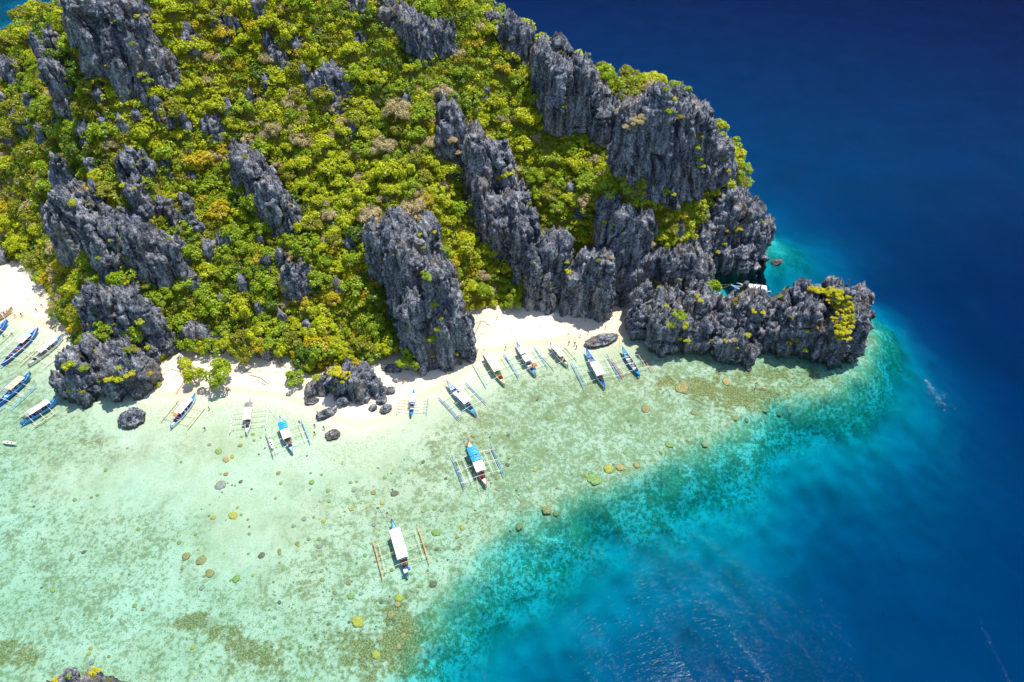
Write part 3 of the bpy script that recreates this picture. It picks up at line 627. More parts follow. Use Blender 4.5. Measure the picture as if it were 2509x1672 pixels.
def tube(path, rad, n=7):
    """tapered tube along a path as (V, F)"""
    path = np.array(path, float); m = len(path); V = []
    for i in range(m):
        t = path[min(i+1, m-1)]-path[max(i-1, 0)]; t = t/np.linalg.norm(t)
        a = np.cross(t, (0.3, 0.9, 0.2) if abs(t[1]) < 0.9 else (1, 0, 0)); a /= np.linalg.norm(a); b = np.cross(t, a)
        for q in range(n):
            th = 2*math.pi*q/n; V.append(path[i]+rad[i]*(a*math.cos(th)+b*math.sin(th)))
    F = [[i*n+q, i*n+(q+1) % n, (i+1)*n+(q+1) % n, (i+1)*n+q] for i in range(m-1) for q in range(n)]
    return np.array(V), F+[list(range(n))[::-1], [(m-1)*n+q for q in range(n)]]
def join(parts):
    V, F, o = [], [], 0
    for v, f in parts: V += np.asarray(v).tolist(); F += [[i+o for i in x] for x in f]; o += len(v)
    return V, F
def pymesh(name, V, F, mat=None, smooth=False):
    me = bpy.data.meshes.new(name); me.from_pydata([tuple(v) for v in V], [], F); me.update()
    if mat: me.materials.append(mat)
    if smooth: me.polygons.foreach_set('use_smooth', [True]*len(me.polygons))
    return me
TRUNK = []
for j in range(3):
    q = random.Random(j); pts = [tube([(0,0,-0.25), (0.03,0.02,0.15), (0.05*q.uniform(-1,1),0.05,0.45), (0.02,0.04,0.75)], [0.075,0.06,0.05,0.035])]
    for b in range(4):
        a = b*1.6+q.random(); pts.append(tube([(0.02,0.02,0.3+0.08*b), (0.25*math.cos(a),0.25*math.sin(a),0.6+0.05*b), (0.5*math.cos(a),0.5*math.sin(a),0.8+0.05*b)], [0.035,0.025,0.012], 5))
    TRUNK.append(pymesh('trunk', *join(pts), M['bark']))
def tree(name, p, r, kind, label, cat, group, hz_=1.0):
    e = empty(name, p, R.random()*6.28); e.scale = (r, r, r*hz_); tag(e, label, cat, group)
    link('trunk', R.choice(TRUNK), None, e); link('crown', MESH[kind, R.randrange(NSHAPE)], None, e); return e

RG = np.full((int((GY1-GY0)*2)+2, int((GX1-GX0)*2)+2), -9.0)           # rock tops on a half metre raster
for (x, y, r, zb, zt) in COLUMNS:
    i0, i1 = int((x-r-GX0)*2), int((x+r-GX0)*2)+1; j0, j1 = int((y-r-GY0)*2), int((y+r-GY0)*2)+1
    if j0 < 0: continue
    jj, ii = np.mgrid[j0:j1+1, i0:i1+1]; m = np.hypot(ii/2+GX0-x, jj/2+GY0-y) < r*0.92
    sub = RG[j0:j1+1, i0:i1+1]; sub[m] = np.maximum(sub[m], zt-0.15*(zt-zb))
def on_rock(x, y, z):
    return RG[np.clip(((y-GY0)*2).astype(int), 0, RG.shape[0]-1), np.clip(((x-GX0)*2).astype(int), 0, RG.shape[1]-1)] > z+1.5
# candidate trees: large first, small ones fill the gaps
cell = {}
def clash(x, y, z, r, k):
    ci, cj = int(x//4), int(y//4)
    for i in range(ci-2, ci+3):
        for j in range(cj-2, cj+3):
            for (a, b, c, s) in cell.get((i, j), ()):
                if (a-x)**2+(b-y)**2+(c-z)**2 < (k*(r+s))**2: return True
    return False
cand = []
def keep_tree(x, y, z, r):
    u, v = proj(np.array([x, y, z+r])); d = Vector((x, y, z+r*1.1))-CAMV
    cell.setdefault((int(x//4), int(y//4)), []).append((x, y, z, r)); cand.append((x, y, z, r, float(u), float(v), d.length))
xs = NR.uniform(-250, 115, 2600); ys = NR.uniform(115, 300, 2600); rs = NR.uniform(3.3, 5.2, 2600); zs = bil(HZ, xs, ys)
U, Vv = proj(np.stack([xs, ys, zs+rs], -1))
okf = inside(FOOT, xs, ys) & (zs > 0.6) & (U > -90) & (U < SW) & (Vv > -90) & (Vv < SH) & (dist_line(FOOT, xs, ys, True) > rs*0.55) & ~on_rock(xs, ys, zs)
for i in np.nonzero(okf)[0]:
    x, y, z, r = xs[i], ys[i], zs[i], rs[i]
    if clash(x, y, z, r, 0.70) or (x > 40 and dist_line(FAR_COAST, np.array([x]), np.array([y]))[0] < 9): continue
    d = Vector((x, y, z+r*1.1))-CAMV; L = d.length; loc, _, _, dist = bvh.ray_cast(CAMV, d/L)
    if loc is None or dist > L-2.5*r: keep_tree(x, y, z, r)
veg = px_world([(0, 0)])                                             # smaller trees: spread evenly over the slope as it is seen, so steep ground is wooded too
for lo, hi, tries, k in ((2.2, 3.3, 15000, 0.42), (1.3, 2.2, 22000, 0.40)):
    for _ in range(tries):
        u, v, r = R.uniform(-60, 1930), R.uniform(-60, 905), R.uniform(lo, hi)
        loc, nor, idx, dist = bvh.ray_cast(CAMV, Vector(ray(u, v)).normalized())
        if loc is None or idx < NS_ or idx >= NH_: continue
        x, y, z = loc
        if z < 1.2: continue
        if x > 60 and dist_line(FAR_COAST, np.array([x]), np.array([y]))[0] < 9: continue
        if clash(x, y, z, r, k): continue
        if dist_line(FOOT, np.array([x]), np.array([y]), True)[0] < r*0.5: continue
        keep_tree(x, y, z, r)
print('trees', len(cand))
def pick(u, v, r, x, y):
    n = float(vnoise(np.array([x*0.035]), np.array([y*0.035]), seed=91)[0]); q = R.random()
    w = {'lime': 0.36, 'green': 0.32, 'deep': 0.09, 'olive': 0.17, 'gold': 0.06, 'dry': 0.08}
    if u > 1150 and v < 560: w['lime'] += 0.45; w['deep'] *= 0.3
    if v < 110 and u > 850: w['lime'] += 0.3; w['gold'] += 0.08
    if v > 560 and 380 < u < 960: w['green'] += 0.25; w['deep'] += 0.10; w['dry'] *= 0.5; w['gold'] += 0.05
    if u < 260: w['olive'] += 0.45; w['deep'] += 0.15; w['lime'] *= 0.5
    if u < 130 and v > 330: w['dry'] += 0.35
    if 600 < u < 1120 and 200 < v < 520: w['dry'] += 0.14
    if 850 < u < 1010 and 60 < v < 220: w['deep'] += 0.45; w['green'] += 0.3
    if n > 0.15: w['green'] *= 3.0; w['deep'] *= 2.0; w['gold'] *= 0.5; w['dry'] *= 0.4
    if n < -0.1: w['lime'] *= 3.0; w['deep'] *= 0.4
    n2 = float(vnoise(np.array([x*0.05+40]), np.array([y*0.05]), seed=95)[0])
    if n2 > 0.28: w['dry'] *= 4.0; w['olive'] *= 2.0
    if n2 < -0.32: w['gold'] *= 4.0
    if r < 1.7: w['dry'] *= 1.7
    ks = list(w); return R.choices(ks, [w[k] for k in ks])[0]
ADJ = {'lime': 'lime green leafy', 'green': 'fresh green leafy', 'deep': 'dark green leafy', 'olive': 'olive green leafy', 'gold': 'golden orange leafy', 'dry': 'bare tan twiggy', 'yellow': 'bright yellow leafy'}
def zone(u, v):
    if u < 270: return 'on the far left slope'
    if u > 1420: return 'among the headland cliffs'
    if v < 150: return 'on the upper crest of the island'
    if u > 1130: return 'on the slope right of the central ridge'
    if v > 600: return 'in the wood behind the middle beach' if u < 960 else 'in the gully behind the white beach'
    return 'on the steep middle slope'
cand.sort(key=lambda c: -c[3]/c[6])
infr = [c for c in cand if -10 < c[4] < SW and -5 < c[5] < SH]
single = set(id(c) for c in infr[:285])
FQ, FC = [], []
for c in cand:
    x, y, z, r, u, v, L = c; kind = pick(u, v, r, x, y)
    if id(c) in single:
        tree('tree', (x, y, z-0.15*r), r, kind, '%s%s tree %s' % ('large ' if r > 4.4 else 'smaller ' if r < 3.6 else '', ADJ[kind], beside(u, v)), 'tree', 'forest trees', R.uniform(0.85, 1.15))
    else:
        Q, col = ARR[kind, R.randrange(NSHAPE)]
        if r < 2.05: Q = Q.reshape(-1, 4, 3)[::2]; col = col[::2]; Q = ((Q-Q.mean(1, keepdims=True))*1.35+Q.mean(1, keepdims=True)).reshape(-1, 3)
        else: Qr = Q.reshape(-1, 4, 3); Q = ((Qr-Qr.mean(1, keepdims=True))*1.3+Qr.mean(1, keepdims=True)).reshape(-1, 3)
        a = R.random()*6.28; ca, sa = math.cos(a), math.sin(a); hs = R.uniform(0.8, 1.15); b = R.uniform(0.85, 1.15)
        FQ.append(np.stack([(Q[:, 0]*ca-Q[:, 1]*sa)*r+x, (Q[:, 0]*sa+Q[:, 1]*ca)*r+y, Q[:, 2]*r*hs+z-0.35*r], -1)); FC.append(col*b)
forest = link('forest', leaf_mesh('forest', np.concatenate(FQ), np.concatenate(FC)))
tag(forest, 'dense mass of smaller trees and undergrowth covering the slope', 'forest', kind='stuff')
print('forest quads', sum(len(q) for q in FQ)//4)

# shrubs rooted on the rock: photo pixel, radius, kind, where
SHRUBS = [(1607,690,1.0,'lime','on the jumbled rocks'),(1556,300,2.3,'dry','on the ledge of the headland cliff'),(1535,312,1.7,'dry','on the ledge of the headland cliff'),(1575,288,1.6,'dry','on the ledge of the headland cliff'),(1640,276,1.6,'green','high on the headland cliff'),(1664,290,1.3,'olive','high on the headland cliff'),(1632,222,1.1,'green','on the very top of the headland cliff'),
 (1714,336,1.4,'olive','on the seaward edge of the headland'),(1708,360,1.5,'lime','on the seaward edge of the headland'),(1712,388,1.5,'green','on the seaward edge of the headland'),(1718,410,1.5,'lime','on the seaward edge of the headland'),(1738,440,1.3,'gold','on the seaward edge of the headland'),(1770,392,1.0,'lime','on the seaward edge of the headland'),(1784,420,1.0,'lime','on the seaward edge of the headland'),
 (1628,472,1.7,'green','at the foot of the headland cliff'),(1648,478,1.2,'lime','at the foot of the headland cliff'),(1810,560,1.7,'yellow','on the headland shoulder'),(1780,566,1.2,'gold','on the headland shoulder'),(1775,600,1.2,'lime','on the headland shoulder'),(1760,620,1.0,'lime','on the headland shoulder'),(1868,546,0.9,'green','on the headland shoulder'),
 (1660,775,2.6,'green','on the craggy block by the white beach'),(1640,795,2.1,'lime','on the craggy block by the white beach'),(1680,800,1.8,'lime','on the craggy block by the white beach'),(1632,752,1.2,'lime','on the craggy block by the white beach'),(1682,835,1.2,'lime','on the craggy block by the white beach'),(1663,830,1.0,'yellow','on the craggy block by the white beach'),
 (1848,764,1.3,'yellow','on the spiky middle of the point'),(1868,766,1.0,'yellow','on the spiky middle of the point'),(1830,822,1.3,'lime','on the spiky middle of the point'),(1803,853,0.9,'lime','on the spiky middle of the point'),(1778,838,0.9,'gold','on the spiky middle of the point'),
 (1952,834,0.9,'lime','low on the outer rock'),(1933,842,1.1,'yellow','low on the outer rock'),(1973,858,1.2,'lime','low on the outer rock'),(1998,804,1.0,'gold','low on the outer rock'),
 (1050,679,1.8,'green','on the free standing pillar'),(1038,668,1.4,'lime','on the free standing pillar'),(1061,747,1.6,'lime','on the free standing pillar'),(1061,829,2.1,'green','on the free standing pillar'),(1075,808,1.3,'lime','on the free standing pillar'),(1118,868,0.9,'lime','on the free standing pillar'),(1061,873,0.9,'gold','on the free standing pillar'),(1028,575,1.0,'lime','on the free standing pillar'),(1085,610,1.5,'green','on the free standing pillar'),
 (1396,668,1.6,'yellow','on the cliff behind the white beach'),(1388,645,1.1,'lime','on the cliff behind the white beach'),(1330,675,1.0,'yellow','on the cliff behind the white beach'),(1482,545,0.9,'lime','on the fluted tower'),(1505,550,0.8,'lime','on the fluted tower'),
 (171,896,2.1,'lime','on the big rock between two beaches'),(207,904,1.7,'green','on the big rock between two beaches'),(286,928,2.2,'lime','on the big rock between two beaches'),(318,920,2.0,'yellow','on the big rock between two beaches'),(262,930,1.7,'yellow','on the big rock between two beaches'),(386,943,1.3,'lime','on the big rock between two beaches'),(175,957,1.3,'lime','on the big rock between two beaches'),(321,864,2.3,'olive','on the big rock between two beaches'),(362,854,1.5,'lime','on the big rock between two beaches'),(343,790,1.6,'lime','above the big rock between two beaches'),(368,916,1.1,'gold','on the big rock between two beaches'),
 (826,912,2.5,'yellow','on the outcrop of the middle beach'),(845,922,1.7,'yellow','on the outcrop of the middle beach'),(779,926,1.4,'lime','on the outcrop of the middle beach'),(822,952,1.0,'lime','on the outcrop of the middle beach'),(868,892,1.8,'gold','on the outcrop of the middle beach'),
 (225,1652,1.1,'yellow','on the pale rock tip at the bottom edge'),(238,1648,0.9,'yellow','on the pale rock tip at the bottom edge'),(136,1668,0.9,'yellow','on the pale rock tip at the bottom edge'),
 (1239,432,1.7,'lime','on the long central ridge'),(1222,438,1.4,'lime','on the long central ridge'),(1255,425,1.2,'yellow','on the long central ridge'),(1110,345,1.8,'dry','on the long central ridge'),(1120,375,1.5,'dry','on the long central ridge'),
 (345,185,2.0,'lime','on the towering top left crag'),(362,200,1.6,'green','on the towering top left crag'),(280,52,1.5,'olive','on the towering top left crag'),(325,110,1.2,'olive','on the towering top left crag'),(180,500,1.6,'lime','on the fluted left rib'),(300,455,1.4,'lime','on the left spires')]
for x in np.linspace(0, 1, 13):                                      # meadow shrubs on the outer rock of the point
    for j in range(4):
        u = np.interp(x, [0, 0.3, 0.6, 1], [2008, 2050, 2072, 2062])+(j-1.5)*15*np.interp(x, [0, .4, 1], [0.7, 1.1, 0.5])+R.uniform(-4, 4); v = np.interp(x, [0, 0.3, 0.6, 1], [712, 722, 762, 832])+R.uniform(-5, 5)
        SHRUBS.append((u, v, R.uniform(1.1, 1.6), R.choice(['yellow', 'yellow', 'yellow', 'lime']), 'in the meadow on the outer rock of the point'))
for label, poly, nc in CRAGS:                                        # tufts wherever a crag offers a ledge
    us = [p[0] for p in poly]; vs2 = [p[1] for p in poly]; got = 0; want = min(5, nc//9)
    for _ in range(40):
        if got >= want: break
        u, v = R.uniform(min(us), max(us)), R.uniform(min(vs2), max(vs2))
        if not inside(poly, np.array([u]), np.array([v]))[0] or not (0 < v < SH): continue
        loc, nor, rock = cast(u, v)
        if not rock or nor.z < 0.45: continue
        SHRUBS.append((u, v, R.uniform(0.55, 1.1), R.choice(['lime', 'green', 'olive', 'olive', 'dry', 'yellow']), ' '.join(('on the '+label).split()[:10]))); got += 1
for u, v, r, kind, where in SHRUBS:
    loc, nor, rock = cast(u, v)
    if loc.z > 120: continue
    p = loc+Vector((0, 0, -0.35*r))+Vector((nor.x, nor.y, 0))*0.2*r
    tree('shrub', p, r, kind, '%s%s shrub growing %s' % ('small ' if r < 0.85 else '', ADJ[kind], where), 'shrub', 'shrubs on the rocks', R.uniform(0.7, 0.95))
# trees standing on the sand
BT = [(478,938,2.9,'lime','lime green tree with a leaning trunk on the middle beach',1.35),(540,942,4.3,'green','round fresh green tree shading the middle beach',1.2),(722,945,3.2,'green','green bush spilling onto the middle beach beside the driftwood',1.0),(745,905,2.8,'deep','dark green tree above the driftwood on the middle beach',1.2),
      (610,890,2.7,'olive','olive tree beside the wooden frame on the middle beach',1.5),(640,865,2.4,'gold','golden tree behind the wooden frame',1.3),(1255,755,2.6,'green','bright green tree against the cliff of the white beach',1.2),(1210,748,2.0,'lime','lime bush at the back edge of the white beach',0.8),(1180,752,1.8,'yellow','yellow bush beside the pillar at the white beach',0.8),(1232,757,1.5,'green','low green bush at the back edge of the white beach',0.7),
      (70,640,3.0,'green','green tree at the back of the left beach',1.1),(105,690,2.8,'green','bushy green tree overhanging the left beach',1.0),(140,770,3.0,'dry','tan leafless tree at the corner of the left beach',1.0),(165,775,2.6,'olive','olive tree at the rocky corner of the left beach',1.1),(190,790,2.2,'gold','golden bush over the shaded end of the left beach',0.9),
      (455,895,2.2,'lime','sparse lime bush by the big rock on the middle beach',0.8),(690,870,2.6,'green','leafy green tree at the back of the middle beach',1.3),(580,868,2.8,'lime','lime tree in front of the dark cliff band',1.3),(520,868,2.8,'green','green tree in front of the dark cliff band',1.3),(500,860,2.2,'yellow','yellow tree in front of the dark cliff band',1.3)]
for i, (u, v) in enumerate([(475,862),(560,866),(600,852),(660,850),(705,872),(760,880),(800,892),(850,878),(890,872),(915,880),(950,868),(965,858),(1000,905),(640,835),(720,850),(780,858),(830,858),(900,850)][:17]):
    BT.append((u, v, R.uniform(2.8, 4.0), ['green', 'lime', 'olive', 'green', 'lime', 'deep'][i % 6], '%s tree backing the middle beach %s' % (ADJ[['green', 'lime', 'olive', 'green', 'lime', 'deep'][i % 6]], beside(u, v)), R.uniform(1.0, 1.3)))
for u, v, r, kind, lab, hh in BT:
    r = r*1.25 if hh > 1.15 else r*1.1
    loc, nor, rock = cast(u, v); tree('beach_tree', loc-Vector((0, 0, 0.1)), r, kind, lab, 'tree', 'trees by the beaches', hh)
# ------------------------------------------------------------------ boulders, corals, driftwood
def lump_mesh(name, sub, amp, freq, seed, squash, mat, strata=0.0, smooth=True):
    bm = bmesh.new(); bmesh.ops.create_icosphere(bm, subdivisions=sub, radius=1.0)
    V = np.array([v.co[:] for v in bm.verts]); x, y, z = V.T
    d = 1+amp*ridged(x*freq, y*freq, z*freq, 3, seed)+amp*0.8*fbm(x*freq*0.7, y*freq*0.7, z*freq*0.7, 3, seed+3)
    if strata: d = d+strata*np.sign(np.sin(z*14+3*vnoise(x*2, y*2, seed=seed)))*0.5
    V = V*d[:, None]*np.array([1, 1, squash])
    for v, c in zip(bm.verts, V): v.co = c
    me = bpy.data.meshes.new(name); bm.to_mesh(me); bm.free()
    if smooth: me.polygons.foreach_set('use_smooth', [True]*len(me.polygons))
    me.materials.append(mat); return me
BOULD = [lump_mesh('boulder', 4, 0.30, 1.9, 40+i, 0.75, M['rock'], 0.10, False) for i in range(5)]
def boulder(u, v, wpx, label, asp=1.0, rz=0.0, hz_=1.0, i=0):
    loc, nor, _ = cast(u, v); loc.z = max(loc.z, -0.6)
    dep = loc.y*CP-(loc.z-CAM_H)*SP; r = wpx*dep/FPX
    o = link('boulder', BOULD[i % 5], None, None, (loc.x, loc.y, loc.z+0.2*r*hz_)); o.scale = (r, r*asp, r*hz_); o.rotation_euler = (0, 0, rz); tag(o, label, 'boulder', 'boulders'); return o
boulder(328,1030,26,'rounded grey boulder standing alone in the shallow water below the big rock',0.95,0.3,1.15,0)
boulder(1474,838,35,'long pale layered boulder lying at the edge of the white beach',0.42,0.35,0.55,1)
boulder(801,1016,25,'flat grey slab boulder at the tip of the middle beach',0.45,0.55,0.55,2)
boulder(816,1068,15,'small round brown boulder in the shallows off the middle beach',0.9,0.2,0.7,3)
boulder(956,960,11,'pale upright boulder on the sand right of the outcrop',0.8,0.2,1.1,4)
boulder(936,982,12,'brown boulder touching the right foot of the outcrop',0.9,1.2,0.9,0)
boulder(946,1004,13,'lowest brown boulder of the pile right of the outcrop',0.8,0.7,0.9,1)
boulder(914,1001,10,'smallest boulder of the pile right of the outcrop',0.9,0.9,0.7,2)
boulder(960,905,22,'flat layered slab behind the outcrop on the sand',0.5,-0.2,0.4,3)
boulder(840,985,14,'dark boulder under the seaward foot of the outcrop',0.8,0.3,0.9,4)
boulder(765,985,14,'jagged dark boulder at the left foot of the outcrop',0.6,0.2,0.7,1)
boulder(1885,695,13,'rounded boulder in the turquoise cove behind the point',0.7,0.2,0.6,3)
boulder(2082,882,16,'small rock at the foot of the outer rock of the point',0.7,1.0,0.8,2)

def mat_coral(name, c0, c1):
    k = NT(name); p = k.n('TexCoord').outputs['Object']
    n = k.noise(p, 3.0, 4, 0.7); col = k.ramp(n, [(0.35, lin(c0)), (0.62, lin(c1))]); return k.done(k.pbr(col, 0.9, k.bump(n, 0.8, 0.2), 0.1))
CM = {'brown': mat_coral('coral_brown', '#7a6a42', '#b09c68'), 'yellow': mat_coral('coral_yellow', '#968634', '#c4b458'), 'grey': mat_coral('coral_grey', '#7e7668', '#aaa090'), 'dark': mat_coral('coral_dark', '#55564a', '#857c62'), 'tan': mat_coral('coral_tan', '#96794c', '#c8a672'), 'green': mat_coral('coral_green', '#6d7c48', '#a2ae66')}
CORAL = {(c, j): lump_mesh('coral_head', 3, 0.30, 1.9, 70+j*7, 0.38, m) for c, m in CM.items() for j in range(3)}
def sea_floor(u, v):
    z = 0.0
    for _ in range(6):
        q = gp(u, v, z); z = float(sand_z(np.array([q[0]]), np.array([q[1]]))[0])
    return gp(u, v, z)
def coral(u, v, wpx, c, label, group='coral heads on the reef flat'):
    q = sea_floor(u, v); dep = q[1]*CP-(q[2]-CAM_H)*SP; r = 0.78*wpx*dep/FPX
    o = link('coral_head', CORAL[c, R.randrange(3)], None, None, (q[0], q[1], q[2]+0.05)); s = min(0.8, max(0.22, abs(q[2])*0.55)/(r*0.5)) if r*0.5 > abs(q[2])*0.55 else 1.0
    o.scale = (r, r*R.uniform(0.75, 1.0), r*s); o.rotation_euler = (0, 0, R.random()*6.28); tag(o, label, 'coral', group); return o
CORALS = [(457,1364,12,'brown','left of a pair of large brown corals in the lower left shallows'),(493,1374,15,'brown','right of a pair of large brown corals in the lower left shallows'),(514,1405,14,'brown','oval brown coral just below the large brown pair'),(571,1264,14,'yellow','bumpy yellow brown coral in the lower left shallows'),(523,1269,8,'yellow','round yellow coral beside the bumpy one'),
 (541,1190,15,'grey','ragged grey brown coral clump alone on pale sand'),(641,1362,10,'dark','dark purple ringed coral on pale sand'),(784,1339,9,'grey','pale grey coral left of the lowest boat'),(495,1441,8,'grey','pinkish grey coral below the brown corals'),(579,1419,12,'green','spreading green coral patch below the dark ringed coral'),(330,1485,7,'green','green knob coral far from others in the lower left'),(223,1589,6,'yellow','upper of two orange knobs near the lower left corner'),(217,1603,6,'yellow','lower of two orange knobs near the lower left corner'),(225,1623,8,'grey','grey round coral above the rock tip at the bottom edge'),
 (1520,1146,13,'tan','large orange brown coral near the reef edge'),(1560,1141,10,'tan','orange brown coral just right of the large one near the reef edge'),(1133,1294,9,'yellow','yellow brown coral right of the lowest boat'),(1061,1432,12,'dark','dark round coral at the reef edge below the lowest boat'),(977,1466,13,'yellow','bright yellow coral on the reef edge below the lowest boat'),(974,1482,9,'tan','tan coral touching the bright yellow one'),(958,1508,15,'brown','wide brown coral on the lower reef edge'),(990,1524,9,'brown','brown coral right of the wide brown one'),(988,1558,8,'tan','orange coral low on the reef edge'),(977,1585,9,'tan','tan coral near the bottom of the reef edge'),(922,1605,13,'yellow','yellow coral near the bottom edge'),(929,1566,7,'tan','small tan coral left of the reef edge'),(876,1524,17,'yellow','broad yellowish coral carpet near the bottom'),
 (915,1208,8,'brown','round brown coral left of the boat with the blue front awning'),(967,1210,12,'dark','dark ring coral in the middle of the reef'),(1340,1250,14,'brown','brown coral at the edge of the turquoise drop off'),(1361,1258,10,'brown','brown coral right at the turquoise drop off'),(1272,1291,12,'brown','brown coral low on the turquoise drop off'),(1069,1305,14,'green','green coral patch right of the lowest boat'),(854,1428,8,'brown','brown coral left below the lowest boat'),(861,1462,10,'green','green coral left of the reef edge'),
 (1582,1002,15,'brown','brown coral patch below the rocky point'),(1779,936,14,'tan','tan rock coral just off the rocky point'),(1671,950,22,'brown','broad brown coral bank below the rocky point'),(1871,1004,12,'brown','brown coral in the green shallows below the outer rock'),(1907,1014,9,'brown','outermost brown coral below the outer rock'),(1800,1025,10,'brown','brown coral in the green shallows below the middle of the point'),(1829,1029,8,'brown','small coral below the middle of the point'),(1727,1090,9,'tan','tan round coral in the green shallows'),(1700,1012,10,'brown','brown coral between the point and the reef edge'),(554,1127,10,'tan','tan coral below the boats of the middle beach'),(536,1107,11,'green','green coral below the boats of the middle beach'),(764,1182,8,'green','green coral in the open shallows'),(1640,1090,12,'green','green coral bank at the reef edge'),(1455,1175,20,'green','wide green coral bank left of the turquoise drop off'),(1490,1150,14,'yellow','yellow green coral bank near the two orange corals')]
for u, v, w, c, lab in CORALS: coral(u, v, w, c, lab)
k_ = 0
while k_ < 150:
    u, v = R.uniform(60, 1900), R.uniform(1010, 1650)
    q = gp(u, v)
    if inside(LAND, q[:1], q[1:2])[0] or not inside(REEF, q[:1], q[1:2])[0] or dist_line(LAND, q[:1], q[1:2], True)[0] < 14: continue
    dens = 0.15+0.85*math.exp(-((u-950)/420)**2)*(0.4+0.6*math.exp(-((v-1200)/260)**2))
    if R.random() > dens: continue
    c = R.choice(['green', 'green', 'dark', 'yellow', 'brown', 'brown', 'grey'])
    coral(u, v, R.uniform(3, 7), c, 'small %s coral knob scattered on the %s reef flat' % ({'green': 'green', 'dark': 'dark', 'yellow': 'yellow', 'brown': 'brown', 'grey': 'grey'}[c], 'left' if u < 700 else 'middle' if u < 1250 else 'right'), 'small coral knobs'); k_ += 1

# loose coral rubble: too many and too small to count
k = NT('coral_rubble'); at_ = k.n('Attribute'); at_.attribute_name = 'leafcol'; M['rubble'] = k.done(k.pbr(at_.outputs[0], 0.95, None, 0.1))
nb_ = 13000; U = NR.uniform(0, 1950, nb_); Vv = NR.uniform(960, 1672, nb_); q = gp(U, Vv, -0.4)
okf = inside(REEF, q[:, 0], q[:, 1]) & ~inside(LAND, q[:, 0], q[:, 1]) & (dist_line(LAND, q[:, 0], q[:, 1], True) > 11)
dn = (0.05+0.55*np.exp(-((U-1050)/480)**2))*sstep(-0.05, 0.35, fbm(q[:, 0]*0.11, q[:, 1]*0.11, octv=3, seed=66)); okf &= NR.rand(nb_) < dn
q = q[okf]; z = sand_z(q[:, 0], q[:, 1]); m = len(q)
oct_ = np.array([(1,0,0),(0,1,0),(-1,0,0),(0,-1,0),(0,0,1),(.6,.6,.55),(-.6,.5,.6),(-.5,-.6,.5),(.5,-.6,.6)]); fo = np.array([(0,1,5),(1,2,6),(2,3,7),(3,0,8),(5,1,6),(6,2,7),(7,3,8),(8,0,5),(4,5,6),(4,6,7),(4,7,8),(4,8,5)])
sc = (0.10+0.30*NR.rand(m)**3)[:, None, None]*(0.7+0.6*NR.rand(m, 9, 1)); V = oct_[None]*sc*np.array([1, 1, 0.65]); a = NR.rand(m)*6.28; ca, sa = np.cos(a)[:, None], np.sin(a)[:, None]
V = np.stack([V[..., 0]*ca-V[..., 1]*sa+q[:, 0:1], V[..., 0]*sa+V[..., 1]*ca+q[:, 1:2], V[..., 2]+z[:, None]], -1).reshape(-1, 3)
me = np_mesh('coral_rubble', V, (fo[None]+9*np.arange(m)[:, None, None]).reshape(-1, 3)); at_ = me.color_attributes.new('leafcol', 'FLOAT_COLOR', 'POINT')
pc = np.array([(0.14,0.17,0.07),(0.24,0.22,0.09),(0.33,0.29,0.10),(0.12,0.12,0.09),(0.26,0.19,0.10)])[NR.randint(0, 5, m)]*(1.1+0.8*NR.rand(m, 1))
at_.data.foreach_set('color', np.concatenate([np.repeat(pc, 9, 0), np.ones((9*m, 1))], 1).astype(np.float32).ravel())
rub = link('coral_rubble', me, M['rubble']); tag(rub, 'loose coral rubble strewn over the reef flat', 'coral', kind='stuff')

M['drift'] = mat_flat('driftwood', '#b29a80', 0.9, 0.2, 4.0, 0.1)
def log(pts, rad, label):
    """driftwood log lying over sand along photo pixels"""
    W = []
    for u, v in pts: l, _, _ = cast(u, v); W.append((l.x, l.y, max(l.z, 0)+0.12))
    W = np.array(W); b = W[0].copy(); V, F = tube(W-b, [rad*(1-0.5*i/len(W)) for i in range(len(W))], 7)
    o = link('driftwood', pymesh('driftwood', V, F, M['drift']), None, None, b.tolist()); tag(o, label, 'driftwood', 'driftwood on the beaches')
log([(614,920),(640,927),(655,940)], 0.16, 'bare forked driftwood log on the middle beach sand')
log([(640,938),(652,945),(662,938)], 0.12, 'short driftwood stick below the forked log')
log([(596,912),(618,914)], 0.12, 'straight driftwood stick near the shaded sand of the middle beach')
log([(672,862),(684,880),(700,902)], 0.2, 'longest pale log of the driftwood heap beside the green bush')
log([(679,868),(688,884),(694,896)], 0.16, 'middle pale log of the driftwood heap beside the green bush')
log([(668,872),(682,890),(690,905)], 0.14, 'lowest pale log of the driftwood heap beside the green bush')
log([(1160,795),(1178,788),(1192,790)], 0.14, 'thin driftwood branch at the back of the white beach')
log([(1190,793),(1200,798)], 0.12, 'short driftwood stick on the white beach')
log([(432,965),(470,908),(478,900)], 0.20, 'dark leaning tree trunk at the water edge of the middle beach')
log([(420,905),(440,912),(452,930)], 0.12, 'thin branch on the pale rocks by the big water rock')

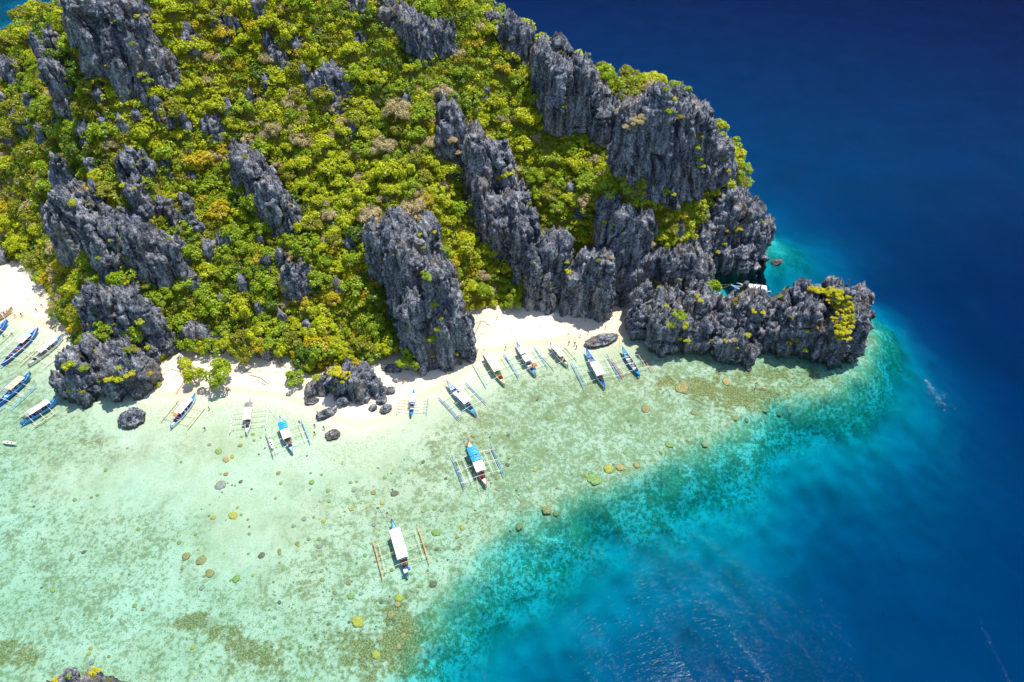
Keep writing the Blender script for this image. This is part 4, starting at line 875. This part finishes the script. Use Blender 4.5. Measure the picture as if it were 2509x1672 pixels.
# ------------------------------------------------------------------ outrigger boats
PAINT = {}
def paint(c, name=None):
    if c not in PAINT: PAINT[c] = mat_flat('paint_'+c.lstrip('#'), c, 0.45, 0.10, 1.5, 0.4)
    return PAINT[c]
WHITE, BLUE, CYAN, LBLUE, NAVY, ORANGE, YELLOW, RED, WOOD, BAMBOO, GREY, TAN, LAV, MINT, BLACK, GREEN = '#e9e7e2', '#1566c0', '#0f9ad2', '#4f9de0', '#1b3f80', '#e8743a', '#e9b41c', '#c8352c', '#9a7350', '#d9cfa6', '#8d8a86', '#d8c3a2', '#a9b6e6', '#9fd3c4', '#23252a', '#5fae4a'
def box(x0, x1, y0, y1, z0, z1):
    V = [(x0,y0,z0),(x1,y0,z0),(x1,y1,z0),(x0,y1,z0),(x0,y0,z1),(x1,y0,z1),(x1,y1,z1),(x0,y1,z1)]
    return V, [[0,3,2,1],[4,5,6,7],[0,1,5,4],[1,2,6,5],[2,3,7,6],[3,0,4,7]]
def hull_section(t, L, B):
    """half beam, keel height and gunwale height at station t in 0 (stern) .. 1 (bow)"""
    b = B*min(1.0, (math.sin(math.pi*min(t/0.50, 1)/2))**0.7 if t < 0.5 else (1-((t-0.5)/0.5)**2.3))
    b = max(b, 0.06); g = 0.82+1.15*max(0, (t-0.6)/0.4)**2+0.30*max(0, (0.18-t)/0.18)**2
    k = -0.32+1.15*max(0, (t-0.78)/0.22)**2+0.5*max(0, (0.10-t)/0.10)**2
    return b, k, g
def bangka(spec):
    (ub, vb), (us, vs_) = spec['bow'], spec['stern']
    pb, ps = gp(ub, vb, 1.6), gp(us, vs_, 0.8); L = float(np.hypot(*(pb-ps)[:2])); c = (pb+ps)/2; ang = math.atan2(pb[1]-ps[1], pb[0]-ps[0])
    e = empty('outrigger_boat', (c[0], c[1], spec.get('z', 0.0)), ang); tag(e, spec['label'], 'boat', 'outrigger boats')
    B = spec.get('beam', 0.075)*L; B = max(0.62, min(1.08, B)); hull_c, acc, prow = spec['hull'], spec['accent'], spec['prow']
    X = lambda t: (t-0.5)*L
    # hull
    ts = np.linspace(0, 1, 25); V = []; prof = [(1, 1.0), (0.96, 0.62), (0.80, 0.25), (0.42, 0.04), (0, 0.0), (-0.42, 0.04), (-0.80, 0.25), (-0.96, 0.62), (-1, 1.0)]
    for t in ts:
        b, k, g = hull_section(t, L, B)
        for a, h in prof: V.append((X(t), a*b, k+(g-k)*h))
    n = len(prof); F = [[i*n+j, i*n+j+1, (i+1)*n+j+1, (i+1)*n+j] for i in range(len(ts)-1) for j in range(n-1)]
    F += [list(range(n)), [(len(ts)-1)*n+j for j in range(n)][::-1]]
    h = link('hull', pymesh('hull', V, F, paint(hull_c), True), None, e)
    for s in (1, -1):
        pts = [(X(t), s*hull_section(t, L, B)[0], hull_section(t, L, B)[2]+0.03) for t in ts]
        link('gunwale', pymesh('gunwale', *tube(pts, [0.07]*len(pts), 6), paint(acc)), None, h)
    def deck(t0, t1, drop, col, name, par):
        V = []; tt = np.linspace(t0, t1, 9)
        for t in tt:
            b, k, g = hull_section(t, L, B); V += [(X(t), b*0.97, g-drop), (X(t), 0, g-drop+0.07), (X(t), -b*0.97, g-drop)]
        F = [[i*3+j, i*3+j+1, i*3+j+4, i*3+j+3] for i in range(8) for j in range(2)]
        return link(name, pymesh(name, V, F, paint(col)), None, par)
    deck(0.78, 0.995, 0.02, prow, 'bow_deck', e); deck(0.005, 0.14, 0.02, spec.get('stern_c', prow), 'stern_deck', e)
    deck(0.13, 0.79, 0.45, spec.get('floor', WOOD), 'floor_deck', e)
    bp = hull_section(1.0, L, B); link('bow_post', pymesh('bow_post', *tube([(X(0.985), 0, bp[2]-0.3), (X(1.0), 0, bp[2]+0.45)], [0.09, 0.05], 6), paint(acc)), None, e)
    link('hatch', pymesh('hatch', *box(X(0.83), X(0.87), -0.25, 0.25, 1.0, 1.32), paint(spec.get('hatch', NAVY))), None, e)
    # benches with cushions and life jackets
    nb = spec.get('benches', 6)
    for i in range(nb):
        t = 0.20+0.52*i/(nb-1); b, k, g = hull_section(t, L, B)
        bn = link('bench', pymesh('bench', *box(X(t)-0.18, X(t)+0.18, -b*0.9, b*0.9, g-0.28, g-0.2), paint(WHITE if i % 2 else WOOD)), None, e)
        if spec.get('vest'): 
            y0 = R.uniform(-0.7, 0.2)*b; link('life_jacket', pymesh('life_jacket', *box(X(t)-0.2, X(t)+0.2, y0, y0+0.55*b, g-0.19, g+0.02), paint(spec['vest'])), None, bn)
    # canopy sections on posts
    hw = B*spec.get('cw', 1.22); zc = spec.get('zc', 2.35)
    for (t0, t1, col) in spec['canopy']:
        nx_, ny_ = 12, 7; V = []
        for i in range(nx_):
            for j in range(ny_):
                x = X(t0+(t1-t0)*i/(nx_-1)); y = hw*(2*j/(ny_-1)-1); V.append((x, y, zc+0.16*(1-(y/hw)**2)+0.03*math.sin(i*2.1+j)+0.02*R.uniform(-1, 1)))
        top = len(V); V += [(x, y, z-0.05) for x, y, z in V]
        F = [[i*ny_+j, (i+1)*ny_+j, (i+1)*ny_+j+1, i*ny_+j+1] for i in range(nx_-1) for j in range(ny_-1)]
        F += [[q+top for q in f[::-1]] for f in F]
        rim = [i*ny_ for i in range(nx_)]+[(nx_-1)*ny_+j for j in range(1, ny_)]+[i*ny_+ny_-1 for i in range(nx_-2, -1, -1)]+[j for j in range(ny_-2, 0, -1)]
        F += [[rim[i], rim[(i+1) % len(rim)], rim[(i+1) % len(rim)]+top, rim[i]+top] for i in range(len(rim))]
        cn = link('canopy', pymesh('canopy', V, F, paint(col), False), None, e)
        for f in (0.3, 0.66):                                        # seams where the tarpaulin is laced to its ribs
            x = X(t0+(t1-t0)*f); link('rib', pymesh('rib', *tube([(x, hw*q, zc+0.03+0.16*(1-q*q)+0.02) for q in np.linspace(-1, 1, 9)], [0.04]*9, 5), paint(GREY)), None, cn)
        m = max(2, int((t1-t0)*L/2.2)+1)
        for i in range(m):
            t = t0+(t1-t0)*(0.03+0.94*i/(m-1)); b, k, g = hull_section(t, L, B)
            for s in (1, -1): link('canopy_post', pymesh('canopy_post', *tube([(X(t), s*b*0.95, g-0.1), (X(t), s*hw*0.95, zc)], [0.04, 0.04], 5), paint(WHITE)), None, e)
    if spec.get('engine', True):
        en = link('engine_box', pymesh('engine_box', *box(X(0.15), X(0.21), -0.4, 0.4, 0.5, 1.15), paint(spec.get('box', BLACK))), None, e)
        link('exhaust', pymesh('exhaust', *tube([(X(0.18), 0.2, 1.1), (X(0.17), 0.2, 1.7), (X(0.12), 0.2, 1.9)], [0.06]*3, 6), paint(BLACK)), None, en)
    link('rudder', pymesh('rudder', *box(X(-0.02), X(0.015), -0.05, 0.05, -0.3, 0.95), paint(acc)), None, e)
    # outriggers
    half = spec.get('span', 0.72)*L/2; na = spec.get('arms', 3); fcs = spec['floats']; fc = fcs if isinstance(fcs, tuple) else (fcs, fcs)
    off = spec.get('foff', 0.0); t0, t1 = 0.20+off, 0.72+off
    for i in range(na):
        t = t0+0.02+(t1-t0-0.04)*i/(na-1); pts = [(X(t), half*q*1.03, 0.95-0.72*abs(q)**1.8) for q in np.linspace(-1, 1, 13)]
        link('cross_arm', pymesh('cross_arm', *tube(pts, [0.055]*13, 6), paint(spec.get('armc', WHITE))), None, e)
    for s, colr in ((1, fc[0]), (-1, fc[1])):
        xs = np.linspace(X(t0-0.12), X(t1+0.10), 13); pts = [(x, s*half, 0.10+0.55*max(0, (i-9)/3)**2*0.6+0.25*max(0, (2-i)/2)**2) for i, x in enumerate(xs)]
        fl = link('outrigger_float', pymesh('outrigger_float', *tube(pts, [0.05]+[0.115]*11+[0.05], 8), paint(colr), True), None, e)
        for i in range(na):
            t = t0+0.02+(t1-t0-0.04)*i/(na-1); link('lashing', pymesh('lashing', *tube([(X(t)-0.14, s*half, 0.15), (X(t)+0.14, s*half, 0.15)], [0.15, 0.15], 8), paint(GREY)), None, fl)
        for q in spec.get('inner', (0.80,)):
            link('brace_pole', pymesh('brace_pole', *tube([(X(t0-0.02), s*half*q, 0.5), (X(t1+0.02), s*half*q, 0.5)], [0.055, 0.055], 6), paint(spec.get('bracec', BAMBOO))), None, e)
    for (t, y, sx, sy, z0, z1, col, nm) in spec.get('extra', ()):
        link(nm, pymesh(nm, *box(X(t)-sx/2, X(t)+sx/2, y-sy/2, y+sy/2, z0, z1), paint(col)), None, e)
    for sy in (1, -1):                                              # anchor ropes off the bow
        link('anchor_rope', pymesh('anchor_rope', *tube([(X(0.985), 0, 1.9), (X(0.985)+2.5, sy*0.8, 0.9), (X(0.985)+6.5, sy*2.2, -0.25)], [0.03]*3, 5), paint(TAN)), None, e)
    ln = spec.get('line')
    if ln:                                                          # mooring line from the bow
        q = gp(*ln, 0.0); a = -ang; d = np.array([q[0]-c[0], q[1]-c[1]]); lx, ly = d[0]*math.cos(a)-d[1]*math.sin(a), d[0]*math.sin(a)+d[1]*math.cos(a)
        link('mooring_line', pymesh('mooring_line', *tube([(X(0.99), 0, 1.9), ((X(0.99)+lx)/2, ly/2, 0.8), (lx, ly, 0.05)], [0.03]*3, 5), paint(TAN)), None, e)
    return e
BOATS = [
 dict(bow=(1187,859), stern=(1236,941), hull=WHITE, accent=YELLOW, prow=WHITE, stern_c=WHITE, canopy=[(0.30,0.86,WHITE)], floats=(MINT,LBLUE), label='white boat with yellow side rails and long white canopy by the pillar', extra=[(0.55,0.95,5.0,0.16,0.8,1.5,YELLOW,'side_panel'),(0.22,0.0,0.5,1.2,0.95,1.3,RED,'luggage')], floor=GREEN),
 dict(bow=(1266,841), stern=(1312,918), hull=WHITE, accent=BLUE, prow=LBLUE, stern_c=LBLUE, canopy=[(0.58,0.80,WHITE),(0.33,0.54,WHITE)], floats=(LBLUE,LBLUE), label='white boat with pale blue prow and two white canopies off the white beach', extra=[(0.26,-1.5,1.3,1.1,0.75,1.15,ORANGE,'raft')], arms=4, bracec=MINT),
 dict(bow=(1348,843), stern=(1391,895), hull=WHITE, accent=WOOD, prow=WHITE, stern_c=WHITE, canopy=[(0.52,0.86,WHITE),(0.30,0.49,WHITE)], floats=(BAMBOO,BAMBOO), label='small white boat with pale bamboo floats by the white beach', span=0.85, arms=2, engine=True, vest=GREEN),
 dict(bow=(1436,855), stern=(1482,948), hull=WHITE, accent=BLUE, prow=BLUE, stern_c=BLUE, canopy=[(0.22,0.58,WHITE)], floats=(LBLUE,BLUE), label='white boat with long bright blue foredeck and white canopy near the slab boulder', extra=[(0.68,0.0,1.8,0.9,0.8,1.0,BLUE,'foredeck_mat'),(0.66,0.5,0.5,0.5,0.9,1.3,ORANGE,'luggage')], span=0.75, bracec=WHITE),
 dict(bow=(1525,852), stern=(1567,920), hull=BLUE, accent=CYAN, prow=CYAN, stern_c=CYAN, canopy=[], floats=(RED,ORANGE), label='open blue boat without canopy beside the rocky point with red and orange floats', span=0.82, floor=GREY, bracec=WHITE, benches=7, box=NAVY),
 dict(bow=(1095,936), stern=(1166,1014), hull=WHITE, accent=BLUE, prow=LAV, stern_c=LBLUE, canopy=[(0.26,0.56,WHITE)], floats=(BLUE,BLUE), label='blue and white boat with blue floats between the pillar and the reef', extra=[(0.66,0.3,1.6,1.2,0.85,1.0,TAN,'sun_mat')], span=0.66, floor=NAVY, bracec=WHITE),
 dict(bow=(1014,957), stern=(1007,1018), hull=CYAN, accent=BLUE, prow=CYAN, stern_c=CYAN, canopy=[(0.58,0.78,WHITE),(0.40,0.56,WHITE)], floats=(MINT,LBLUE), label='smallest cyan boat with many thin cross arms right of the outcrop', span=0.98, arms=5, floor=BLUE, inner=(0.85,)),
 dict(bow=(1146,1078), stern=(1191,1189), hull=WHITE, accent=RED, prow=WHITE, stern_c=WHITE, canopy=[(0.60,0.80,CYAN),(0.47,0.585,CYAN),(0.24,0.455,WHITE)], floats=(BLUE,BLUE), label='white boat with blue front awning anchored alone over the middle reef', span=0.74, vest=ORANGE, bracec=WHITE, inner=(0.86,0.55), line=(1180,1230)),
 dict(bow=(960,1275), stern=(999,1409), hull=WHITE, accent=NAVY, prow=LBLUE, stern_c=NAVY, canopy=[(0.52,0.80,WHITE),(0.25,0.515,WHITE)], floats=('#d99a55','#d99a55'), label='lowest boat with long white canopy and orange floats over the reef', span=0.76, inner=(0.82,), bracec=BAMBOO, armc=BAMBOO, extra=[(0.06,0.2,0.9,0.9,0.9,1.4,WHITE,'engine_cover'),(0.08,-0.7,0.6,0.4,0.9,1.5,BLUE,'water_drum')]),
 dict(bow=(686,1023), stern=(716,1107), hull=WHITE, accent=LBLUE, prow=LAV, stern_c=LAV, canopy=[(0.58,0.80,CYAN),(0.30,0.57,WHITE)], floats=(GREY,LBLUE), label='boat with blue and white canopy halves off the tip of the middle beach', span=0.80, vest=ORANGE, foff=-0.02),
 dict(bow=(614,975), stern=(604,1061), hull=WHITE, accent=WHITE, prow=GREY, stern_c=WHITE, canopy=[(0.66,0.80,GREY),(0.28,0.65,WHITE)], floats=(WHITE,WHITE), label='all white boat with white floats off the middle beach', span=0.80, hatch=RED, arms=4, armc=WHITE),
 dict(bow=(479,966), stern=(418,1046), hull=WHITE, accent=BLUE, prow=CYAN, stern_c=WHITE, canopy=[(0.57,0.80,WHITE),(0.33,0.56,WHITE)], floats=(BAMBOO,BAMBOO), label='boat with bright blue prow and orange seats right of the big water rock', span=0.76, vest=ORANGE, floor=NAVY, armc=BAMBOO, extra=[(0.27,0.4,0.9,1.2,1.9,2.05,ORANGE,'awning_flap')]),
 dict(bow=(139,975), stern=(51,1037), hull=LBLUE, accent=BLUE, prow=LBLUE, stern_c=LBLUE, canopy=[(0.27,0.80,WHITE)], floats=(BAMBOO,BAMBOO), label='boat with one long white canopy and orange seats left of the big water rock', span=0.66, vest=ORANGE, floor=NAVY, cw=1.3),
 dict(bow=(74,912), stern=(-14,996), hull=BLUE, accent=LBLUE, prow=BLUE, stern_c=BLUE, canopy=[(0.42,0.80,TAN)], floats=(LBLUE,LBLUE), label='blue boat with beige canopy cut by the left edge', span=0.66, vest=WHITE, floor=LBLUE, extra=[(0.9,-0.5,0.7,0.5,1.2,1.6,GREEN,'kayak_bag')]),
 dict(bow=(154,820), stern=(69,894), hull=WHITE, accent=GREY, prow=BLUE, stern_c=WHITE, canopy=[(0.58,0.80,WHITE),(0.33,0.56,WHITE)], floats=(BAMBOO,WHITE), label='white boat with blue prow closest to the left beach rocks', span=0.70, floor=GREY),
 dict(bow=(92,803), stern=(2,894), hull=BLUE, accent=WHITE, prow=BLUE, stern_c=BLUE, canopy=[(0.52,0.76,WHITE)], floats=(WHITE,BAMBOO), label='blue boat with short white canopy and green tarpaulin in the left bay', vest=ORANGE, floor=NAVY, extra=[(0.80,0.9,2.0,1.2,1.5,1.6,MINT,'tarpaulin')], span=0.66),
 dict(bow=(17,784), stern=(-62,860), hull=BLUE, accent=LBLUE, prow=BLUE, stern_c=BLUE, canopy=[(0.35,0.75,WHITE)], floats=(BAMBOO,BAMBOO), label='boat showing only its blue prow at the left edge', span=0.6),
 dict(bow=(31,756), stern=(-62,806), hull=TAN, accent=WOOD, prow=TAN, stern_c=TAN, canopy=[(0.3,0.6,WHITE)], floats=(BAMBOO,BAMBOO), label='tan wooden boat pulled up on the left beach', z=0.35, span=0.5, vest=WHITE),
 dict(bow=(-4,960), stern=(-95,1040), hull=WHITE, accent=LBLUE, prow=LBLUE, stern_c=LBLUE, canopy=[(0.3,0.7,WHITE)], floats=(LBLUE,LBLUE), label='boat of which only a blue float shows at the left edge', span=0.72),
 dict(bow=(1790,700), stern=(1888,716), hull=BLUE, accent=WHITE, prow=BLUE, stern_c=BLUE, canopy=[(0.12,0.44,WHITE),(0.46,0.6,WHITE)], floats=(WHITE,WHITE), label='boat half hidden behind the rocky point in the cove', span=0.5),
]
for b in BOATS: bangka(b)
# paddle craft
def canoe(a, b, W, label, col, z=0.0, name='kayak'):
    p, q = gp(*a, 0.2), gp(*b, 0.2); L = float(np.hypot(*(p-q)[:2])); c = (p+q)/2; ang = math.atan2(q[1]-p[1], q[0]-p[0])
    g, _, _ = cast((a[0]+b[0])/2, (a[1]+b[1])/2); e = empty(name, (c[0], c[1], max(0, g.z)+z), ang); tag(e, label, 'kayak')
    V = []; ts = np.linspace(-1, 1, 15)
    for t in ts:
        w = W*(1-abs(t)**2.4)+0.03; s = 0.25+0.12*t*t
        for y, zz in ((1, s), (0.75, 0.05), (0, -0.05), (-0.75, 0.05), (-1, s)): V.append((t*L/2, y*w, zz))
    F = [[i*5+j, i*5+j+1, i*5+j+6, i*5+j+5] for i in range(14) for j in range(4)]
    link('hull', pymesh('hull', V, F, paint(col), True), None, e)
    V = []
    for t in ts: w = (W*(1-abs(t)**2.4)+0.03)*0.96; V += [(t*L/2, w, 0.2+0.12*t*t), (t*L/2, 0, 0.16), (t*L/2, -w, 0.2+0.12*t*t)]
    link('deck', pymesh('deck', V, [[i*3+j, i*3+j+1, i*3+j+4, i*3+j+3] for i in range(14) for j in range(2)], paint(WHITE if col != WHITE else '#dcd8ce')), None, e)
    for t in (-0.25, 0.25): link('seat', pymesh('seat', *box(t*L/2-0.2, t*L/2+0.2, -W*0.6, W*0.6, 0.17, 0.3), paint(BLACK if col != WHITE else WOOD)), None, e)
canoe((1523,747),(1538,757),0.38,'yellow kayak resting on the sand at the right end of the white beach',YELLOW)
canoe((5,1082),(42,1088),0.42,'small white rowing boat drifting alone at the left edge',WHITE,-0.03,'rowing_boat')
canoe((660,1075),(668,1100),0.3,'small blue paddle board tied beside the boat off the middle beach',BLUE,0.0,'paddle_board')

# ------------------------------------------------------------------ wooden shelter frame and beach umbrella
l, _, _ = cast(652, 872); sh = empty('wooden_shelter', l, 0.2); tag(sh, 'pale wooden shelter frame under the trees of the middle beach', 'shelter')
for x in (-0.9, 0.9):
    for y in (-0.7, 0.7): link('post', pymesh('post', *tube([(x, y, -0.3), (x, y, 2.3)], [0.09, 0.08], 6), M['drift']), None, sh)
for i in range(6): link('plank', pymesh('plank', *box(-1.05, 1.05, -0.9+i*0.31, -0.64+i*0.31, 2.3, 2.36), M['drift']), None, sh)
for y in (-0.7, 0.7): link('beam', pymesh('beam', *box(-1.1, 1.1, y-0.06, y+0.06, 2.18, 2.298), M['drift']), None, sh)
l, _, _ = cast(184, 824); um = empty('beach_umbrella', l); tag(um, 'small olive green beach umbrella at the left beach', 'umbrella')
link('pole', pymesh('pole', *tube([(0, 0, -0.2), (0, 0, 2.2)], [0.04, 0.03], 6), paint(WHITE)), None, um)
V = [(0, 0, 2.25)]+[(1.15*math.cos(a), 1.15*math.sin(a), 1.8) for a in np.arange(8)*math.pi/4]
link('shade', pymesh('shade', V, [[0, i, i % 8+1] for i in range(1, 9)], paint('#7a8a3a')), None, um)
# ------------------------------------------------------------------ people
def person_mesh(pose):
    P = dict(pelvis=(0,0,.95), waist=(0,.01,1.08), chest=(0,.02,1.30), neck=(0,.01,1.47), head=(0,-.015,1.58), crown=(0,-.01,1.71),
             hipl=(.10,0,.90), kneel=(.11,-.02,.50), anklel=(.11,.02,.09), toel=(.12,-.14,.03), hipr=(-.10,0,.90), kneer=(-.11,-.02,.50), ankler=(-.11,.02,.09), toer=(-.12,-.14,.03),
             shl=(.19,.02,1.40), ell=(.27,.05,1.12), wrl=(.29,-.04,.88), hal=(.29,-.07,.78), shr=(-.19,.02,1.40), elr=(-.27,.05,1.12), wrr=(-.29,-.04,.88), har=(-.29,-.07,.78))
    if pose == 'walk':
        P.update(kneel=(.10,-.22,.54), anklel=(.10,-.26,.13), toel=(.10,-.41,.08), kneer=(-.10,.10,.50), ankler=(-.10,.34,.16), toer=(-.10,.24,.04), ell=(.25,.16,1.14), wrl=(.25,.10,.90), hal=(.25,.05,.82), elr=(-.25,-.08,1.13), wrr=(-.24,-.28,.98), har=(-.23,-.36,.96))
    if pose == 'raise':
        P.update(ell=(.36,-.10,1.30), wrl=(.30,-.28,1.48), hal=(.26,-.32,1.56), elr=(-.33,.04,1.14), wrr=(-.22,-.18,1.10), har=(-.14,-.22,1.10))
    if pose == 'swim':
        P.update(shl=(.21,.02,1.46), ell=(.34,-.02,1.66), wrl=(.25,-.04,1.88), hal=(.22,-.04,1.98), shr=(-.21,.02,1.46), elr=(-.36,-.02,1.62), wrr=(-.30,-.05,1.84), har=(-.28,-.05,1.94), kneel=(.12,.05,.50), kneer=(-.12,-.06,.50), toel=(.12,.02,-.05), toer=(-.12,-.02,-.05))
    Rr = dict(pelvis=.15, waist=.125, chest=.155, neck=.06, head=.095, crown=.075, hipl=.095, kneel=.062, anklel=.042, toel=.035, hipr=.095, kneer=.062, ankler=.042, toer=.035, shl=.07, ell=.047, wrl=.034, hal=.036, shr=.07, elr=.047, wrr=.034, har=.036)
    E = [('pelvis','waist'),('waist','chest'),('chest','neck'),('neck','head'),('head','crown'),('pelvis','hipl'),('hipl','kneel'),('kneel','anklel'),('anklel','toel'),('pelvis','hipr'),('hipr','kneer'),('kneer','ankler'),('ankler','toer'),('chest','shl'),('shl','ell'),('ell','wrl'),('wrl','hal'),('chest','shr'),('shr','elr'),('elr','wrr'),('wrr','har')]
    ks = list(P); me = bpy.data.meshes.new('p'); me.from_pydata([P[k] for k in ks], [(ks.index(a), ks.index(b)) for a, b in E], [])
    o = bpy.data.objects.new('p', me); TMP.collection.objects.link(o)
    o.modifiers.new('skin', 'SKIN'); sb = o.modifiers.new('sub', 'SUBSURF'); sb.levels = 1; sb.render_levels = 1
    for i, k in enumerate(ks): me.skin_vertices[0].data[i].radius = (Rr[k], Rr[k]); me.skin_vertices[0].data[i].use_root = (k == 'pelvis')
    vl = TMP.view_layers[0]; vl.update(); ev = o.evaluated_get(vl.depsgraph); m2 = bpy.data.meshes.new_from_object(ev); m2.name = 'person'
    bpy.data.objects.remove(o); bpy.data.meshes.remove(me)
    for p in m2.polygons:
        c = p.center; p.use_smooth = True
        arm = abs(c.x) > 0.215
        p.material_index = 3 if (c.z > 1.60 or (c.z > 1.53 and c.y > 0.02 and abs(c.x) < .14)) and pose != 'swim' or (pose == 'swim' and 1.62 < c.z < 1.8 and abs(c.x) < .12) else 1 if (1.02 < c.z < 1.44 and not arm) else 2 if (0.66 < c.z <= 1.02 and not arm) else 0
    m2.materials.clear()
    for _ in range(4): m2.materials.append(paint(WHITE))
    return m2
PM = {p: person_mesh(p) for p in ('stand', 'walk', 'raise', 'swim')}
SKIN = ['#b98563', '#8a5a3c', '#d2a184', '#6d4630']; HAIR = '#1d1714'
def person(u, v, pose, top, bot, label, rz=None, wade=0.0, at=None, skin=None):
    if at is None: l, _, _ = cast(u, v); p = Vector((l.x, l.y, l.z-0.02))
    else: p = Vector(at)
    o = link('person', PM[pose], None, None, p); tag(o, label, 'person', 'people')
    o.rotation_euler = (0, 0, R.random()*6.28 if rz is None else rz)
    sk = skin or R.choice(SKIN)
    for i, c in enumerate((sk, top or sk, bot, HAIR)): o.material_slots[i].link = 'OBJECT'; o.material_slots[i].material = paint(c)
    return o
PEOPLE = [(1218,783,'walk','#5a6a78','#3d4c66','person in grey top at the back of the white beach near the driftwood'),(1394,818,'stand','#c8283c','#b02a3a','person in red on the white beach sand'),(1421,826,'walk',None,'#8a3030','person in dark red swimwear between the red and blue dressed people on the white beach'),(1441,819,'walk','#2a3f8c','#26366e','person in blue walking on the white beach'),(1483,806,'stand','#4a4a50','#33353a','person in dark clothes beside the slab boulder behind it'),
 (1394,845,'stand',None,'#23262b','left one of two people standing at the water edge by the small white boat'),(1408,847,'raise',None,'#1c1d22','right one of two people standing at the water edge by the small white boat'),(1412,855,'stand',None,'#3a2f2c','person wading closest to the slab boulder'),(1239,857,'walk',None,'#2c3038','person wading between the yellow railed boat and its neighbour'),(1171,864,'stand','#7c3a34','#5a2e2c','person in brown red at the foot of the pillar'),(1318,980,'stand',None,'#20242a','person wading alone over the reef below the beached boats'),
 (779,1016,'raise',None,'#2a2c30','person leaning at the flat slab boulder'),(772,1048,'stand',None,'#2d2a28','upper one of two people wading off the middle beach tip'),(795,1053,'walk',None,'#3c4a40','person wading between the pair and the round boulder'),(772,1066,'walk',None,'#27303a','lower one of two people wading off the middle beach tip'),(514,1005,'stand',None,'#2a2320','person wading right of the boat with orange seats'),(504,1056,'raise',None,'#33302c','person wading below the boat with orange seats'),(735,1040,'raise','#3a4048','#23262b','dark figure beside the float of the boat with canopy halves'),
 (988,940,'walk','#38424a','#2c3136','person on the sand above the smallest cyan boat'),(994,934,'stand','#b8b8b8','#4a4a4e','person in pale shirt on the sand above the smallest cyan boat'),(105,754,'walk','#e2e2e0','#3a3a3e','person in white shirt on the left beach'),(92,765,'stand',None,'#a83a30','person in red shorts on the left beach'),(40,778,'walk',None,'#2c2a2a','left one of two people at the water edge of the left beach'),(55,776,'walk',None,'#6a2c28','right one of two people at the water edge of the left beach'),(33,824,'stand',None,'#2a2c30','right one of two people wading between the left boats'),(13,830,'walk',None,'#30343a','left one of two people wading between the left boats'),
 (188,803,'stand','#2a6ab0','#26406a','person in blue in the shaded corner of the left beach'),(196,803,'stand','#b83028','#5a2a28','person in red in the shaded corner of the left beach'),(204,802,'raise','#c23a2a','#33302e','person in orange red in the shaded corner of the left beach'),(211,804,'stand','#d8d4cc','#2c3c6a','person in white in the shaded corner of the left beach'),(219,802,'stand','#2f8aa8','#2c3a44','person in teal in the shaded corner of the left beach')]
for u, v, pose, top, bot, lab in PEOPLE: person(u, v, pose, top, bot, lab)
for u, v, lab in ((1862,930,'upper snorkeler in orange vest below the outer rock'),(1863,948,'middle snorkeler in orange vest below the outer rock'),(1852,956,'lower snorkeler in orange vest below the outer rock')):
    q = gp(u, v, 0.0); o = person(u, v, 'swim', '#e8743a', '#33343a', lab, R.random()*6.28, at=(q[0], q[1], 0.06)); o.rotation_euler = (math.radians(-88), 0, R.random()*6.28)
q = gp(1147, 1080, 2.0); person(0, 0, 'stand', '#22252a', '#1c1e22', 'person in dark clothes standing on the prow of the boat over the middle reef', at=(q[0]+0.2, q[1]-0.6, 1.78))

for (u, v, c, lab) in ((1232,932,'#3a3f48','crew member at the stern of the yellow railed boat'),(1306,905,'#a8382c','crew member in red at the stern of the boat with two white canopies'),(1561,908,'#2c4f8a','crew member in blue at the stern of the open blue boat'),(1548,890,'#d8d4cc','passenger in pale shirt in the middle of the open blue boat'),(1477,938,'#23262b','crew member at the stern of the boat with the long blue foredeck'),(996,1395,'#e0dcd4','crew member in pale shirt at the stern of the lowest boat'),(1184,1172,'#b8502c','passenger in orange at the stern of the boat over the middle reef'),(62,1030,'#3a3f48','crew member at the stern of the boat with one long white canopy')):
    q = gp(u, v, 1.0); person(0, 0, 'stand', c, '#2a2c30', lab, at=(q[0], q[1], 0.62))

# ------------------------------------------------------------------ foam where a swell breaks
V, F = [], []
c0, c1 = gp(2266, 930), gp(2318, 1000)
for i in range(80):
    t = R.random()**1.5; p = c0+(c1-c0)*t+np.array([R.gauss(0, 1), R.gauss(0, 1), 0])*(0.3+2.0*t*R.random()); s = R.uniform(0.02, 0.07); a = R.random()*3; b = len(V)
    for j in range(6): th = a+j*math.pi/3; V.append((p[0]+s*2.2*math.cos(th)*R.uniform(.5, 1.2), p[1]+s*math.sin(th)*R.uniform(.5, 1.2), 0.04+0.03*R.random()))
    F.append([b+j for j in range(6)])
foam = link('foam', pymesh('foam', V, F, paint('#e8eef0'))); tag(foam, 'white foam patch on the deep blue water right of the point', 'foam', kind='stuff')
bpy.data.scenes.remove(TMP)
